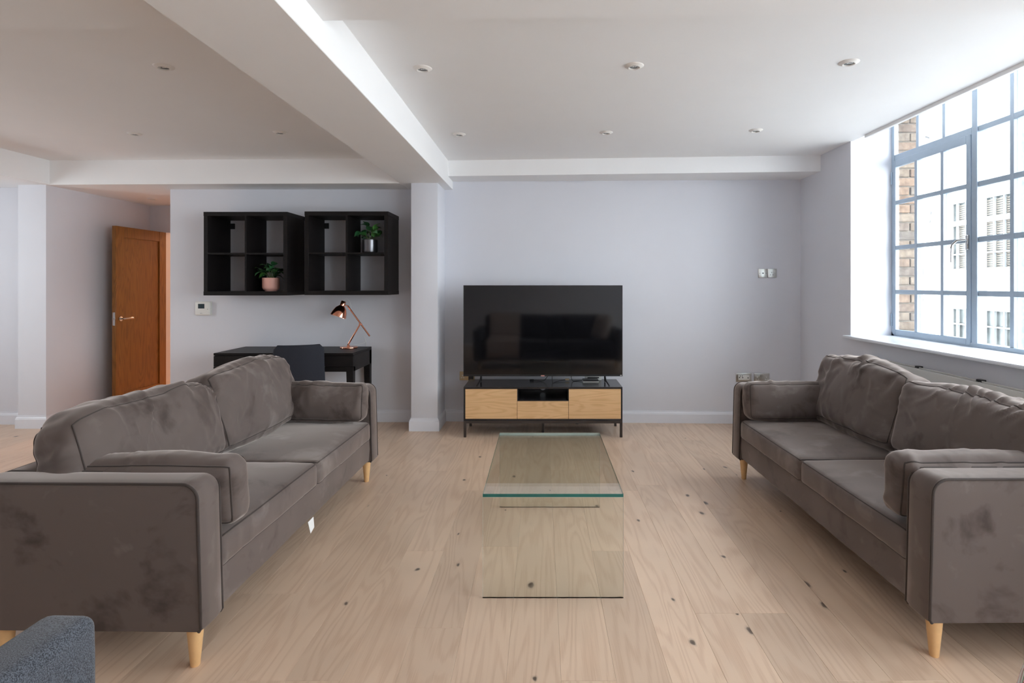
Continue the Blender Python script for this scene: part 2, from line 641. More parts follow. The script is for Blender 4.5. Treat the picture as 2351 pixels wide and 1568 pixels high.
def soft_box(dims, r, crown=(0, 0, 0), mids=(10, 4, 8), disp=None, nr=3):
    """rounded box with bulging sides; returns (verts, faces, key->index); disp(p, n) moves points along the normal"""
    ax = [spread(dims[i], r, mids[i], nr) for i in range(3)]
    N = [len(a) - 1 for a in ax]
    idx, verts, faces = {}, [], []

    def vert(i, j, k):
        key = (i, j, k)
        if key in idx:
            return idx[key]
        P = Vector((ax[0][i], ax[1][j], ax[2][k]))
        q = Vector([max(-(dims[a] / 2 - r), min(dims[a] / 2 - r, P[a])) for a in range(3)])
        d = P - q
        n = d.normalized()
        p = q + n * r
        uvw = [P[a] / (dims[a] / 2) for a in range(3)]
        for a in range(3):
            o1, o2 = [x for x in range(3) if x != a]
            w_ = (1 - abs(uvw[o1]) ** 2.4) * (1 - abs(uvw[o2]) ** 2.4)
            p[a] += crown[a] * w_ * uvw[a]
        if disp:
            p = p + n * disp(p, n, uvw)
        idx[key] = len(verts)
        verts.append(p)
        return idx[key]

    for a in range(3):
        o1, o2 = [x for x in range(3) if x != a]
        for side in (0, N[a]):
            for i in range(N[o1]):
                for j in range(N[o2]):
                    q = []
                    for (di, dj) in ((0, 0), (1, 0), (1, 1), (0, 1)):
                        k = [0, 0, 0]
                        k[a] = side
                        k[o1] = i + di
                        k[o2] = j + dj
                        q.append(vert(*k))
                    faces.append(q)
    return verts, faces, idx, N


def seam_loop(idx, N, axis, side):
    """indices of the rounded edge loop around one face of a soft box"""
    o1, o2 = [x for x in range(3) if x != axis]
    s = 0 if side < 0 else N[axis]
    seq = [(i, 0) for i in range(N[o1])] + [(N[o1], j) for j in range(N[o2])] + \
          [(i, N[o2]) for i in range(N[o1], 0, -1)] + [(0, j) for j in range(N[o2], 0, -1)]
    out = []
    for i, j in seq:
        k = [0, 0, 0]
        k[axis] = s
        k[o1], k[o2] = i, j
        out.append(idx[tuple(k)])
    return out


def wrinkles(seed, amp=0.006, lump=0.012, edge=1.0, su=6.0, sv=1.6, skew=2.0, ua=0, va=2):
    """folds that run across the cushion from its seams"""
    so = Vector((seed * 3.1, seed * 7.7, seed * 1.3))

    def f(p, n, uvw):
        low = mnoise.noise(p * 3.2 + so) * lump
        wx = mnoise.noise(p * 4.0 + so * 0.7) * 0.12
        wz = mnoise.noise(p * 5.0 - so * 0.4) * 0.12
        u, v = p[ua] + wx, p[va] + wz
        a = mnoise.noise(Vector((u * su + v * skew, v * sv, p[1] * 1.5)) + so)
        r_ = 1.0 - min(1.0, abs(a) * 3.6)
        ridge = r_ * r_ * (3 - 2 * r_)
        b = mnoise.noise(Vector((u * su * 1.7 - v * skew * 1.6, v * sv * 1.8, p[1] * 1.5)) + so * 2)
        r_ = 1.0 - min(1.0, abs(b) * 3.6)
        ridge2 = r_ * r_ * (3 - 2 * r_)
        gate = max(0.0, 0.5 + 1.6 * mnoise.noise(p * 5.5 + so * 1.9))
        e = max(abs(uvw[ua]) ** 3, max(0.0, uvw[va]) ** 1.2 if va == 2 else abs(uvw[va]) ** 2) * edge + (1 - edge) * 0.6 + 0.15
        return low + amp * e * gate * (ridge + ridge2 * 0.7 - 0.35)
    return f


def P(px, py, y):
    """point on the plane at depth y that the photo shows at a pixel"""
    return Vector(((px - VPX) * y / F_PX, y, EYE - (py - VPY) * y / F_PX))

# ------------------------------------------------------------------ the room
CEIL, BULK, XL, XR = 2.54, 2.31, -6.2, 2.538
YF = -2.6                                    # wall behind the camera
floor = struct(B('floor', (XL - 0.2, YF - 0.2, -0.2), (XR + 0.3, 9.2, -0.014), 'floor_oak'), 'light oak plank floor with dark knots', 'floor')

plank_cache = {}


def plank_mesh(length, width):
    key = (round(length, 2), round(width, 3))
    if key not in plank_cache:
        me = MB().box((-key[1] / 2 + 0.0002, -key[0] / 2 + 0.0002, -0.014), (key[1] / 2 - 0.0002, key[0] / 2 - 0.0002, 0.0), 0.0006).mesh('plank')
        me.materials.append(MATS['floor_oak'])
        plank_cache[key] = me
    return plank_cache[key]


rp = random.Random(11)
PW = 0.19
ncol = int((XR - XL) / PW)
for c in range(ncol + 1):
    x1 = XR - c * PW
    x0 = max(x1 - PW, XL)
    if x1 - x0 < 0.03:
        continue
    xm = (x0 + x1) / 2
    yend = 8.9 if -4.72 < xm < -3.66 else 5.75
    y = 0.25
    first = True
    while y < yend - 0.02:
        L = rp.choice([1.5, 1.75, 2.0, 2.2])
        if first:
            L = rp.choice([0.5, 0.9, 1.3, 1.7, 2.1])
            first = False
        L = min(L, round(yend - y, 2))
        if yend - (y + L) < 0.25:
            L = round(yend - y, 2)
        o = link(bpy.data.objects.new('plank', plank_mesh(L, x1 - x0)), floor)
        o.location = (xm, y + L / 2, 0)
        y += L

# ---- ceiling: slab, cross step, long beam, bulkheads over the back wall
ceiling = struct(B('ceiling', (XL - 0.2, YF - 0.2, CEIL), (2.555, 5.8, CEIL + 0.3), 'ceiling_paint'), 'off white plaster ceiling with beam and dropped edges', 'ceiling')
XB0, XB1 = -1.325, -0.885                    # long beam
MB().poly([(XL, 1.2, 2.433), (XL, 2.40, 2.433), (XB0, 2.36, 2.433), (XB1, 2.293, 2.433), (2.552, 2.205, 2.433), (2.552, 1.2, 2.433)], (0, 0, 0.15)).build('cross_step', 'ceiling_paint', ceiling)
B('beam', (XB0, YF, BULK), (XB1, 5.66, CEIL + 0.1), 'ceiling_paint', ceiling, 0.003)
MB().poly([(XB1, 5.372, 2.392), (2.54, 5.145, 2.392), (2.54, 5.7, 2.392), (XB1, 5.72, 2.392)], (0, 0, 0.25)).build('bulkhead', 'ceiling_paint', ceiling)
MB().poly([(-4.66, 5.365, BULK), (XB0, 5.283, BULK), (XB0, 5.66, BULK), (-3.60, 5.66, BULK), (-3.60, 7.0, BULK), (-4.80, 7.0, BULK), (-4.80, 5.7, BULK), (XL, 5.7, BULK), (XL, YF, BULK), (-4.66, YF, BULK)], (0, 0, 0.35)).build('bulkhead', 'ceiling_paint', ceiling)

# ---- walls
wall_back = struct(MB().poly([(-1.1, 5.664, 0), (2.7, 5.540, 0), (2.7, 5.72, 0), (-1.1, 5.80, 0)], (0, 0, 2.5)).build('wall_back', 'wall_paint'), 'pale wall behind the television', 'wall')
B('column', (-1.215, 5.276, 0), (-0.966, 5.75, BULK + 0.005), 'wall_paint', wall_back, 0.004, 2)
wall_back_left = struct(B('wall_back_left', (-3.69, 5.63, 0), (-1.0, 5.75, BULK + 0.05), 'wall_paint'), 'pale wall behind the desk and cube shelves', 'wall')
wall_hall = struct(B('wall_hall', (-4.82, 5.60, 0), (-4.70, 8.9, BULK + 0.05), 'wall_paint'), 'hallway wall behind the open oak door', 'wall')
B('pier', (-4.965, 5.372, 0), (-4.70, 5.60, BULK + 0.05), 'wall_paint', wall_hall)
wall_far_left = struct(B('wall_far_left', (XL, 5.53, 0), (-4.90, 5.66, BULK + 0.05), 'wall_paint'), 'brightly lit wall at the left edge beyond the pier', 'wall')
wall_hall_right = struct(B('wall_hall_right', (-3.69, 5.74, 0), (-3.58, 6.95, BULK + 0.05), 'wall_paint'), 'hallway side wall hidden behind the desk wall', 'wall')
wall_hall_end = struct(MB().box((-4.71, 6.80, 0), (-4.537, 6.90, BULK + 0.05)).box((-4.537, 6.80, 1.995), (-3.715, 6.90, BULK + 0.05)).box((-3.715, 6.80, 0), (-3.60, 6.90, BULK + 0.05)).build('wall_hall_end', 'wall_paint'), 'end wall of the hallway above the oak door', 'wall')
wall_room = struct(MB().box((-4.7, 8.85, 0), (-2.4, 9.0, 2.5)).box((-2.5, 6.9, 0), (-2.4, 8.9, 2.5)).box((-3.6, 6.8, 0), (-2.4, 6.9, 2.5)).box((-4.8, 6.88, 2.4), (-2.4, 9.0, 2.5)).build('wall_room', 'wall_paint'), 'warm lit room wall seen through the door gap', 'wall')
wl = MB().box((XL - 0.15, YF - 0.1, 0), (XL, 3.5, 2.6)).box((XL - 0.15, 4.4, 0), (XL, 5.66, 2.6)).box((XL - 0.15, 3.5, 0), (XL, 4.4, 0.95)).box((XL - 0.15, 3.5, 2.25), (XL, 4.4, 2.6))
wall_left = struct(wl.build('wall_left', 'wall_paint'), 'left wall of the room outside the frame', 'wall')
# right wall: window bays from y 1.25 to 4.647 and from -2.0 to 0.5
wr = MB()
wr.box((XR, 4.647, 0), (2.903, 5.75, 2.95))
wr.box((XR, 1.02, 0), (2.94, 4.647, 0.925))
wr.box((XR, YF, 0), (2.94, -2.42, 0.925))
wr.box((XR, -2.42, 0), (2.94, 1.02, 0.10))
wr.box((XR, 1.02, 0.925), (2.94, 1.25, 2.80))
wr.box((XR, YF, 0.925), (2.94, -2.42, 2.80))
wr.box((2.556, YF, 2.80), (3.2, 4.647, 2.95))
wall_right = struct(wr.build('wall_right', 'wall_paint'), 'right wall holding the tall grid window', 'wall')
B('ceiling_edge_bead', (2.540, -2.4, 2.516), (2.566, 4.455, CEIL + 0.01), 'ceiling_paint', ceiling, 0.002)
# wall behind the camera
wf = MB()
wf.box((XL, YF - 0.15, 0), (XR + 0.1, YF, 2.6))
wall_front = struct(wf.build('wall_front', 'wall_paint'), 'plain wall behind the photographer', 'wall')


# ---- skirting boards: swept profile
def skirting(name, path, label, inside):
    """path: plan points along the wall face; inside: side of the room (+1 left of travel, -1 right)"""
    prof = [(0.0, 0.0), (0.016, 0.0), (0.016, 0.088), (0.0135, 0.092), (0.0135, 0.096), (0.010, 0.104), (0.006, 0.110), (0.006, 0.120), (0.0, 0.120)]
    pts = [Vector((p[0], p[1])) for p in path]
    rows = []
    for i, p in enumerate(pts):
        dirs = []
        if i > 0:
            dirs.append((pts[i] - pts[i - 1]).normalized())
        if i < len(pts) - 1:
            dirs.append((pts[i + 1] - pts[i]).normalized())
        ns = [Vector((-d.y, d.x)) * inside for d in dirs]
        if len(ns) == 1:
            m = ns[0]
        else:
            m = (ns[0] + ns[1])
            m = m / max(0.2, m.dot(ns[0]))
        rows.append([(p.x + m.x * a, p.y + m.y * a, z) for a, z in prof])
    verts = [v for r in rows for v in r]
    k = len(prof)
    faces = []
    for i in range(len(rows) - 1):
        for j in range(k):
            j2 = (j + 1) % k
            faces.append((i * k + j, i * k + j2, (i + 1) * k + j2, (i + 1) * k + j))
    faces.append(tuple(range(k)))
    faces.append(tuple((len(rows) - 1) * k + j for j in range(k))[::-1])
    o = MB().raw(verts, faces).build(name, 'trim_paint')
    return struct(o, label, 'skirting board')


def yb(x):
    return 5.664 - (x + 1.1) * 0.1240 / 3.8


skirting('baseboard_back', [(-0.966, yb(-0.966)), (XR, yb(XR))], 'white skirting board behind the television stand', -1)
skirting('baseboard_column', [(-1.215, 5.63), (-1.215, 5.276), (-0.966, 5.276), (-0.966, yb(-0.966))], 'white skirting wrapped around the column foot', -1)
skirting('baseboard_back_left', [(-3.69, 5.63), (-1.215, 5.63)], 'white skirting board under the desk', -1)
skirting('baseboard_right', [(XR, yb(XR)), (XR, 1.25)], 'white skirting board behind the right sofa', -1)
skirting('baseboard_hall', [(-4.965, 5.53), (-4.965, 5.372), (-4.70, 5.372), (-4.70, 6.80), (-4.548, 6.80)], 'white skirting along the pier and hallway wall', -1)
skirting('baseboard_far_left', [(XL, 5.53), (-4.965, 5.53)], 'white skirting under the bright wall at the left edge', -1)
skirting('baseboard_room', [(-4.70, 6.9), (-4.70, 8.85), (-2.5, 8.85)], 'skirting in the warm lit room past the door', -1)

# ---- window sill
sill = struct(MB().box((2.478, 1.20, 0.925), (2.90, 4.665, 0.948), 0.006, 2).build('trim_1', 'sill_paint', None, SM), 'glossy white window sill board', 'window sill')


# ---- grid windows
def make_window(name, label, yhi, ylo, x, z0, z1, modules, rows, parent_loc=(0, 0, 0)):
    """window in a plane of constant x; modules: list of (y_hi, y_lo, bars, casement)"""
    W = thing(name, label, 'window', (0, 0, 0))
    W['kind'] = 'structure'
    fr = MB()
    fw = 0.034
    fr.box((x - 0.02, ylo, z0), (x + 0.05, yhi, z0 + 0.03), 0.002)
    fr.box((x - 0.02, ylo, z1 - 0.04), (x + 0.05, yhi, z1), 0.002)
    fr.box((x - 0.02, yhi - fw, z0), (x + 0.016, yhi, z1), 0.002)
    fr.box((x - 0.02, ylo, z0), (x + 0.05, ylo + fw, z1), 0.002)
    fr.build('frame', 'window_paint', W, SM)

    def bar_v(y, za, zb, xo, parent, wid=0.030):
        return MB().box((xo - 0.006, y - wid / 2, za), (xo + 0.010, y + wid / 2, zb), 0.002).box((xo + 0.008, y - wid * 0.30, za), (xo + 0.045, y + wid * 0.30, zb)).build('glazing_bar', 'window_paint', parent)

    def bar_h(z, ya, ybb, xo, parent, wid=0.032):
        return MB().box((xo - 0.005, ya, z - wid / 2), (xo + 0.010, ybb, z + wid / 2), 0.002).box((xo + 0.008, ya, z - wid * 0.30), (xo + 0.045, ybb, z + wid * 0.30)).build('glazing_bar', 'window_paint', parent)

    def panes(ys, zs, xo, parent):
        for i in range(len(ys) - 1):
            for j in range(len(zs) - 1):
                B('pane', (xo + 0.020, ys[i + 1] + 0.009, zs[j] + 0.009), (xo + 0.0235, ys[i] - 0.009, zs[j + 1] - 0.009), 'pane_glass', parent)

    for (a, b_, bars, casement) in modules:
        tz = rows[-1]                             # transom height
        if casement:
            ca = MB()
            xo = x - 0.022
            s = 0.042
            ca.box((xo, a - s, z0 + 0.012), (xo + 0.030, a - 0.004, tz - 0.022), 0.003)
            ca.box((xo, b_ + 0.004, z0 + 0.012), (xo + 0.030, b_ + s, tz - 0.022), 0.003)
            ca.box((xo, b_ + s, z0 + 0.012), (xo + 0.030, a - s, z0 + 0.054), 0.003)
            ca.box((xo, b_ + s, tz - 0.078), (xo + 0.030, a - s, tz - 0.022), 0.003)
            co = ca.build('casement', 'window_paint', W, SM)
            ys = [a - s] + bars + [b_ + s]
            zs = [z0 + 0.05] + list(rows[:-1]) + [tz - 0.075]
            for y in bars:
                bar_v(y, z0 + 0.054, tz - 0.078, xo + 0.006, co)
            for z in rows[:-1]:
                bar_h(z, b_ + s, a - s, xo + 0.006, co)
            panes(ys, zs, xo + 0.006, co)
            # lever handle with its long tail on the closing stile
            zc = 1.647
            h = MB()
            h.box((xo - 0.012, b_ + 0.010, zc - 0.05), (xo + 0.002, b_ + 0.034, zc + 0.05), 0.003)
            h.tube([(xo - 0.012, b_ + 0.02, zc + 0.02), (xo - 0.03, b_ + 0.03, zc + 0.02), (xo - 0.045, b_ + 0.06, zc + 0.018), (xo - 0.048, b_ + 0.10, zc - 0.005), (xo - 0.045, b_ + 0.115, zc - 0.03)], 0.008, 10)
            h.tube([(xo - 0.045, b_ + 0.115, zc - 0.03), (xo - 0.045, b_ + 0.117, zc - 0.08), (xo - 0.045, b_ + 0.118, zc - 0.13)], 0.0055, 8)
            h.build('handle', 'chrome', co, SM)
            for zh in (z0 + 0.13, tz - 0.16):
                MB().cone((xo - 0.004, a - 0.001, zh - 0.05), (xo - 0.004, a - 0.001, zh + 0.05), 0.007, 0.007, 12).build('hinge', 'window_paint', co, SM)
            # fixed lights above the transom
            bar_h(tz, b_, a, x - 0.010, W, 0.05)
            for y in bars:
                bar_v(y, tz + 0.025, z1 - 0.03, x - 0.004, W)
            panes([a - 0.012] + bars + [b_ + 0.012], [tz + 0.012, z1 - 0.04], x - 0.004, W)
        else:
            for y in bars:
                bar_v(y, z0 + 0.03, z1 - 0.03, x - 0.004, W)
            for z in rows:
                bar_h(z, b_, a, x - 0.004, W, 0.036)
            panes([a - 0.012] + bars + [b_ + 0.012], [z0 + 0.02] + list(rows) + [z1 - 0.03], x - 0.004, W)
    for k in range(len(modules) - 1):
        y = (modules[k][1] + modules[k + 1][0]) / 2
        MB().box((x - 0.018, y - 0.024, z0), (x + 0.05, y + 0.024, z1), 0.003).build('mullion', 'window_paint', W, SM)
    return W


ROWS = (1.305, 1.662, 2.0275, 2.3925)
make_window('window_1', 'tall blue-grey steel grid window with an opening casement', 4.647, 1.25, 2.892, 0.946, 2.80,
            [(4.635, 3.787, [4.343, 4.060], True), (3.735, 2.905, [3.470, 3.190], False), (2.875, 2.03, [2.59, 2.31], True), (2.00, 1.27, [1.76, 1.51], False)], ROWS)
make_window('window_added_2', 'unseen full-height grid window beside the photographer, assumed and added for daylight', 1.02, -2.42, 2.892, 0.10, 2.80,  # assumed, out of view; made full height to light the near sofa arm and floor
            [(1.0, 0.15, [0.72, 0.43], True), (0.12, -0.72, [-0.16, -0.44], False), (-0.76, -1.6, [-1.04, -1.32], True), (-1.64, -2.40, [-1.9, -2.15], False)], (0.52, 0.94) + ROWS)
W4 = thing('window_added_3', 'unseen plain window in the left wall, assumed and added for daylight', 'window')  # assumed opening, never in view, added to brighten the far left wall
W4['kind'] = 'structure'
f4 = MB()
for (ya, yb_, za, zb) in ((3.5, 3.56, 0.95, 2.25), (4.34, 4.4, 0.95, 2.25), (3.5, 4.4, 0.95, 1.0), (3.5, 4.4, 2.2, 2.25)):
    f4.box((XL - 0.10, ya, za), (XL - 0.04, yb_, zb))
f4.build('frame', 'window_paint', W4)
for ya, yb_ in ((3.56, 4.34),):
    B('pane', (XL - 0.072, ya, 1.0), (XL - 0.068, yb_, 2.2), 'pane_glass', W4)

# ---- open oak door
D = thing('door_1', 'open oak door with one recessed panel and lever handle', 'door', (-4.532, 6.775, 0), PI / 2 + math.radians(2.2))
D['kind'] = 'structure'
# local: x from hinge towards the free edge, y thickness (room side is -y here)
DW, DH, DT = 0.80, 1.985, 0.042
za = 0.012
for (xa, xb) in ((0.0, 0.115), (DW - 0.115, DW)):
    B('stile', (-xb if False else xa, 0, za), (xb, DT, DH), 'door_oak', D, 0.002)
B('rail', (0.115, 0, DH - 0.115), (DW - 0.115, DT, DH), 'door_oak', D, 0.002)
B('rail', (0.115, 0, za), (DW - 0.115, DT, 0.20), 'door_oak', D, 0.002)
B('panel', (0.113, 0.013, 0.198), (DW - 0.113, DT - 0.013, DH - 0.113), 'door_oak', D)
for sgn, y0 in ((-1, 0.0), (1, DT)):
    h = MB()
    h.cone((DW - 0.06, y0, 1.0), (DW - 0.06, y0 + sgn * 0.010, 1.0), 0.026, 0.026, 24)
    h.tube([(DW - 0.06, y0 + sgn * 0.008, 1.0), (DW - 0.06, y0 + sgn * 0.045, 1.0), (DW - 0.075, y0 + sgn * 0.052, 1.0), (DW - 0.18, y0 + sgn * 0.052, 1.002)], 0.0095, 12)
    h.build('handle', 'chrome', D, SM)
MB().box((DW - 0.001, DT * 0.2, 0.93), (DW + 0.002, DT * 0.8, 1.07), 0.001).cone((DW, DT / 2, 1.0), (DW + 0.012, DT / 2, 1.0), 0.008, 0.006, 10).build('latch', 'chrome', D, SM)
D.rotation_euler = (0, 0, -PI / 2 - math.radians(0.0))
# door stop and frame around the opening
trim3 = MB()
trim3.box((-4.540, 6.802, 0), (-4.524, 6.905, 1.995)).box((-3.735, 6.802, 0), (-3.715, 6.905, 1.995)).box((-4.540, 6.802, 1.987), (-3.715, 6.905, 2.005))
struct(trim3.build('trim_3', 'trim_paint'), 'white lining around the hallway doorway', 'door frame')

# warm lamp burning in the room past the door
lr = thing('ceiling_lamp', 'warm ceiling lamp in the room past the oak door', 'lamp', (-4.42, 8.0, 2.4))
MB().lathe([(0.0, 0.0), (0.15, 0.0), (0.15, -0.03), (0.0, -0.03)]).build('base', 'hall_lamp_trim', lr, SM)
MB().lathe([(0.0, -0.09), (0.07, -0.08), (0.12, -0.055), (0.135, -0.03), (0.0, -0.03)]).build('shade', 'lamp_glow', lr, SM)

# ------------------------------------------------------------------ outside the window
struct(B('street', (2.9, -12, -3.2), (30, 40, -3.0), 'street'), 'street far below the window', 'street')
ob = struct(B('wall_outside', (2.905, 4.742, 0.5), (3.185, 6.0, 3.6), 'mortar'), 'yellow stock brick pier outside the window', 'wall')
bc = {}
for r in range(38):
    z = 0.72 + r * 0.075
    cuts = [(2.967, 3.19)] if r % 2 == 0 else [(2.915, 3.072), (3.082, 3.19)]
    for (a, b_) in cuts:
        key = round(b_ - a, 3)
        if key not in bc:
            me = MB().box((-key / 2, -0.05, -0.0325), (key / 2, 0.05, 0.0325), 0.005).mesh('brick')
            me.materials.append(MATS['brick'])
            bc[key] = me
        o = link(bpy.data.objects.new('brick', bc[key]), ob)
        o.location = ((a + b_) / 2 + random.uniform(-0.002, 0.004), 4.775 + random.uniform(-0.004, 0.004), z)
struct(B('trim_4', (2.95, 1.1, 0.86), (3.22, 4.735, 0.925), 'facade_frame', None, 0.01), 'stone ledge outside the window', 'window ledge')

FX = 9.0
bd = thing('white_building', 'white rendered building across the street with barred windows', 'building', (FX, 11.0, -3.0))
bl = bd.location


def OB(name, p0, p1, mat, parent=bd, bevel=0.0):
    """a box of the facade given in world coordinates"""
    q0 = [p0[i] - bl[i] for i in range(3)]
    q1 = [p1[i] - bl[i] for i in range(3)]
    return B(name, q0, q1, mat, parent, bevel)


# facade wall around two stacked window openings (y 8.9..12.19)
ZT, ZB, ZT2, ZB2 = EYE + 1.79, EYE + 0.305, EYE - 0.50, EYE - 1.55
WY0, WY1 = 10.55, 12.50
TOP = 6.4
fw_ = MB()
for (y0, y1, z0, z1) in ((12.50, 22, -3, TOP), (5.0, 10.55, -3, TOP), (WY0, WY1, ZT, TOP), (WY0, WY1, ZT2, ZB), (WY0, WY1, -3, ZB2)):
    fw_.box((0, y0 - bl.y, z0 + 3), (0.6, y1 - bl.y, z1 + 3))
fw_.build('facade_wall', 'facade_white', bd)
for (z0, z1, blind) in ((ZB, ZT, True), (ZB2, ZT2, False)):
    wn = OB('window', (FX + 0.10, WY0, z0), (FX + 0.14, WY1, z1), 'facade_glass')
    if blind:
        bb = MB()
        z = z0 + 0.03
        while z < z1 - 0.1:
            bb.box((0.085, WY0 + 0.06 - bl.y, z + 3), (0.097, WY1 - 0.10 - bl.y, z + 3.028))
            z += 0.045
        tag(bb.build('blind', 'facade_blind', wn), kind='stuff')
    for y in (12.32, 12.07, 11.82, 11.57, 11.32, 11.07, 10.82):
        OB('glazing_bar', (FX + 0.04, y - 0.014, z0), (FX + 0.08, y + 0.014, z1), 'facade_frame', wn)
    for z in ([z0 + 0.02, EYE + 0.65, z1 - 0.02] if blind else [EYE - 0.856, z1 - 0.02]):
        OB('glazing_bar', (FX + 0.035, WY0, z - 0.014), (FX + 0.078, WY1, z + 0.014), 'facade_frame', wn)
    if blind:
        OB('transom', (FX + 0.01, WY0, EYE + 1.27), (FX + 0.09, WY1, EYE + 1.37), 'facade_white', wn)
        OB('window_ledge', (FX - 0.10, WY0 - 0.2, z0 - 0.10), (FX + 0.3, WY1 + 0.12, z0), 'facade_white')
OB('ledge', (FX - 0.10, 5.0, EYE + 2.22), (FX + 0.05, 12.83, EYE + 2.27), 'facade_white')
OB('grey_pilaster', (FX - 0.35, 8.8, -3), (FX + 0.1, 10.28, TOP), 'facade_grey')
for (px, py) in ((2137, 489), (2134.5, 508)):
    p = Vector((FX, (FX * F_PX) / (px - VPX), EYE - (py - VPY) * FX / (px - VPX)))
    MB().cone((p.x - bl.x - 0.02, p.y - bl.y, p.z - bl.z), (p.x - bl.x + 0.05, p.y - bl.y, p.z - bl.z), 0.035, 0.035, 16).build('vent', 'facade_metal', bd)
# sloping waste pipe and bracket
MB().tube([(-0.08, 12.9 - bl.y, EYE + 4.6 + 3), (-0.08, 13.4 - bl.y, EYE + 3.4 + 3)], 0.06, 10).build('downpipe', 'facade_frame', bd, SM)
MB().tube([(-0.05, 11.5 - bl.y, EYE + 2.95 + 3), (-0.7, 10.9 - bl.y, EYE + 3.0 + 3)], 0.03, 8).tube([(-0.7, 10.9 - bl.y, EYE + 3.0 + 3), (-0.05, 10.4 - bl.y, EYE + 3.02 + 3)], 0.03, 8).build('bracket', 'facade_frame', bd, SM)
sd = thing('satellite_dish', 'round white dish fixed high on the white building', 'satellite dish', (FX, 13.1, EYE + 3.55))
MB().lathe([(0.0, 0.0), (0.10, 0.008), (0.18, 0.03), (0.235, 0.06), (0.235, 0.066), (0.17, 0.038), (0.0, 0.008)], (-0.22, -0.05, 0), (-0.75, -0.55, 0.3)).build('dish', 'facade_frame', sd, SM)
MB().tube([(0.0, 0.05, -0.15), (-0.2, 0.0, -0.1), (-0.22, -0.03, 0.0)], 0.02, 8).build('mounting_arm', 'facade_metal', sd, SM)

# ------------------------------------------------------------------ velvet sofas
SL, SD = 2.02, 0.84                     # length, depth
SZ0, SZA = 0.150, 0.665                 # underside, arm height
AT = 0.13                               # arm thickness


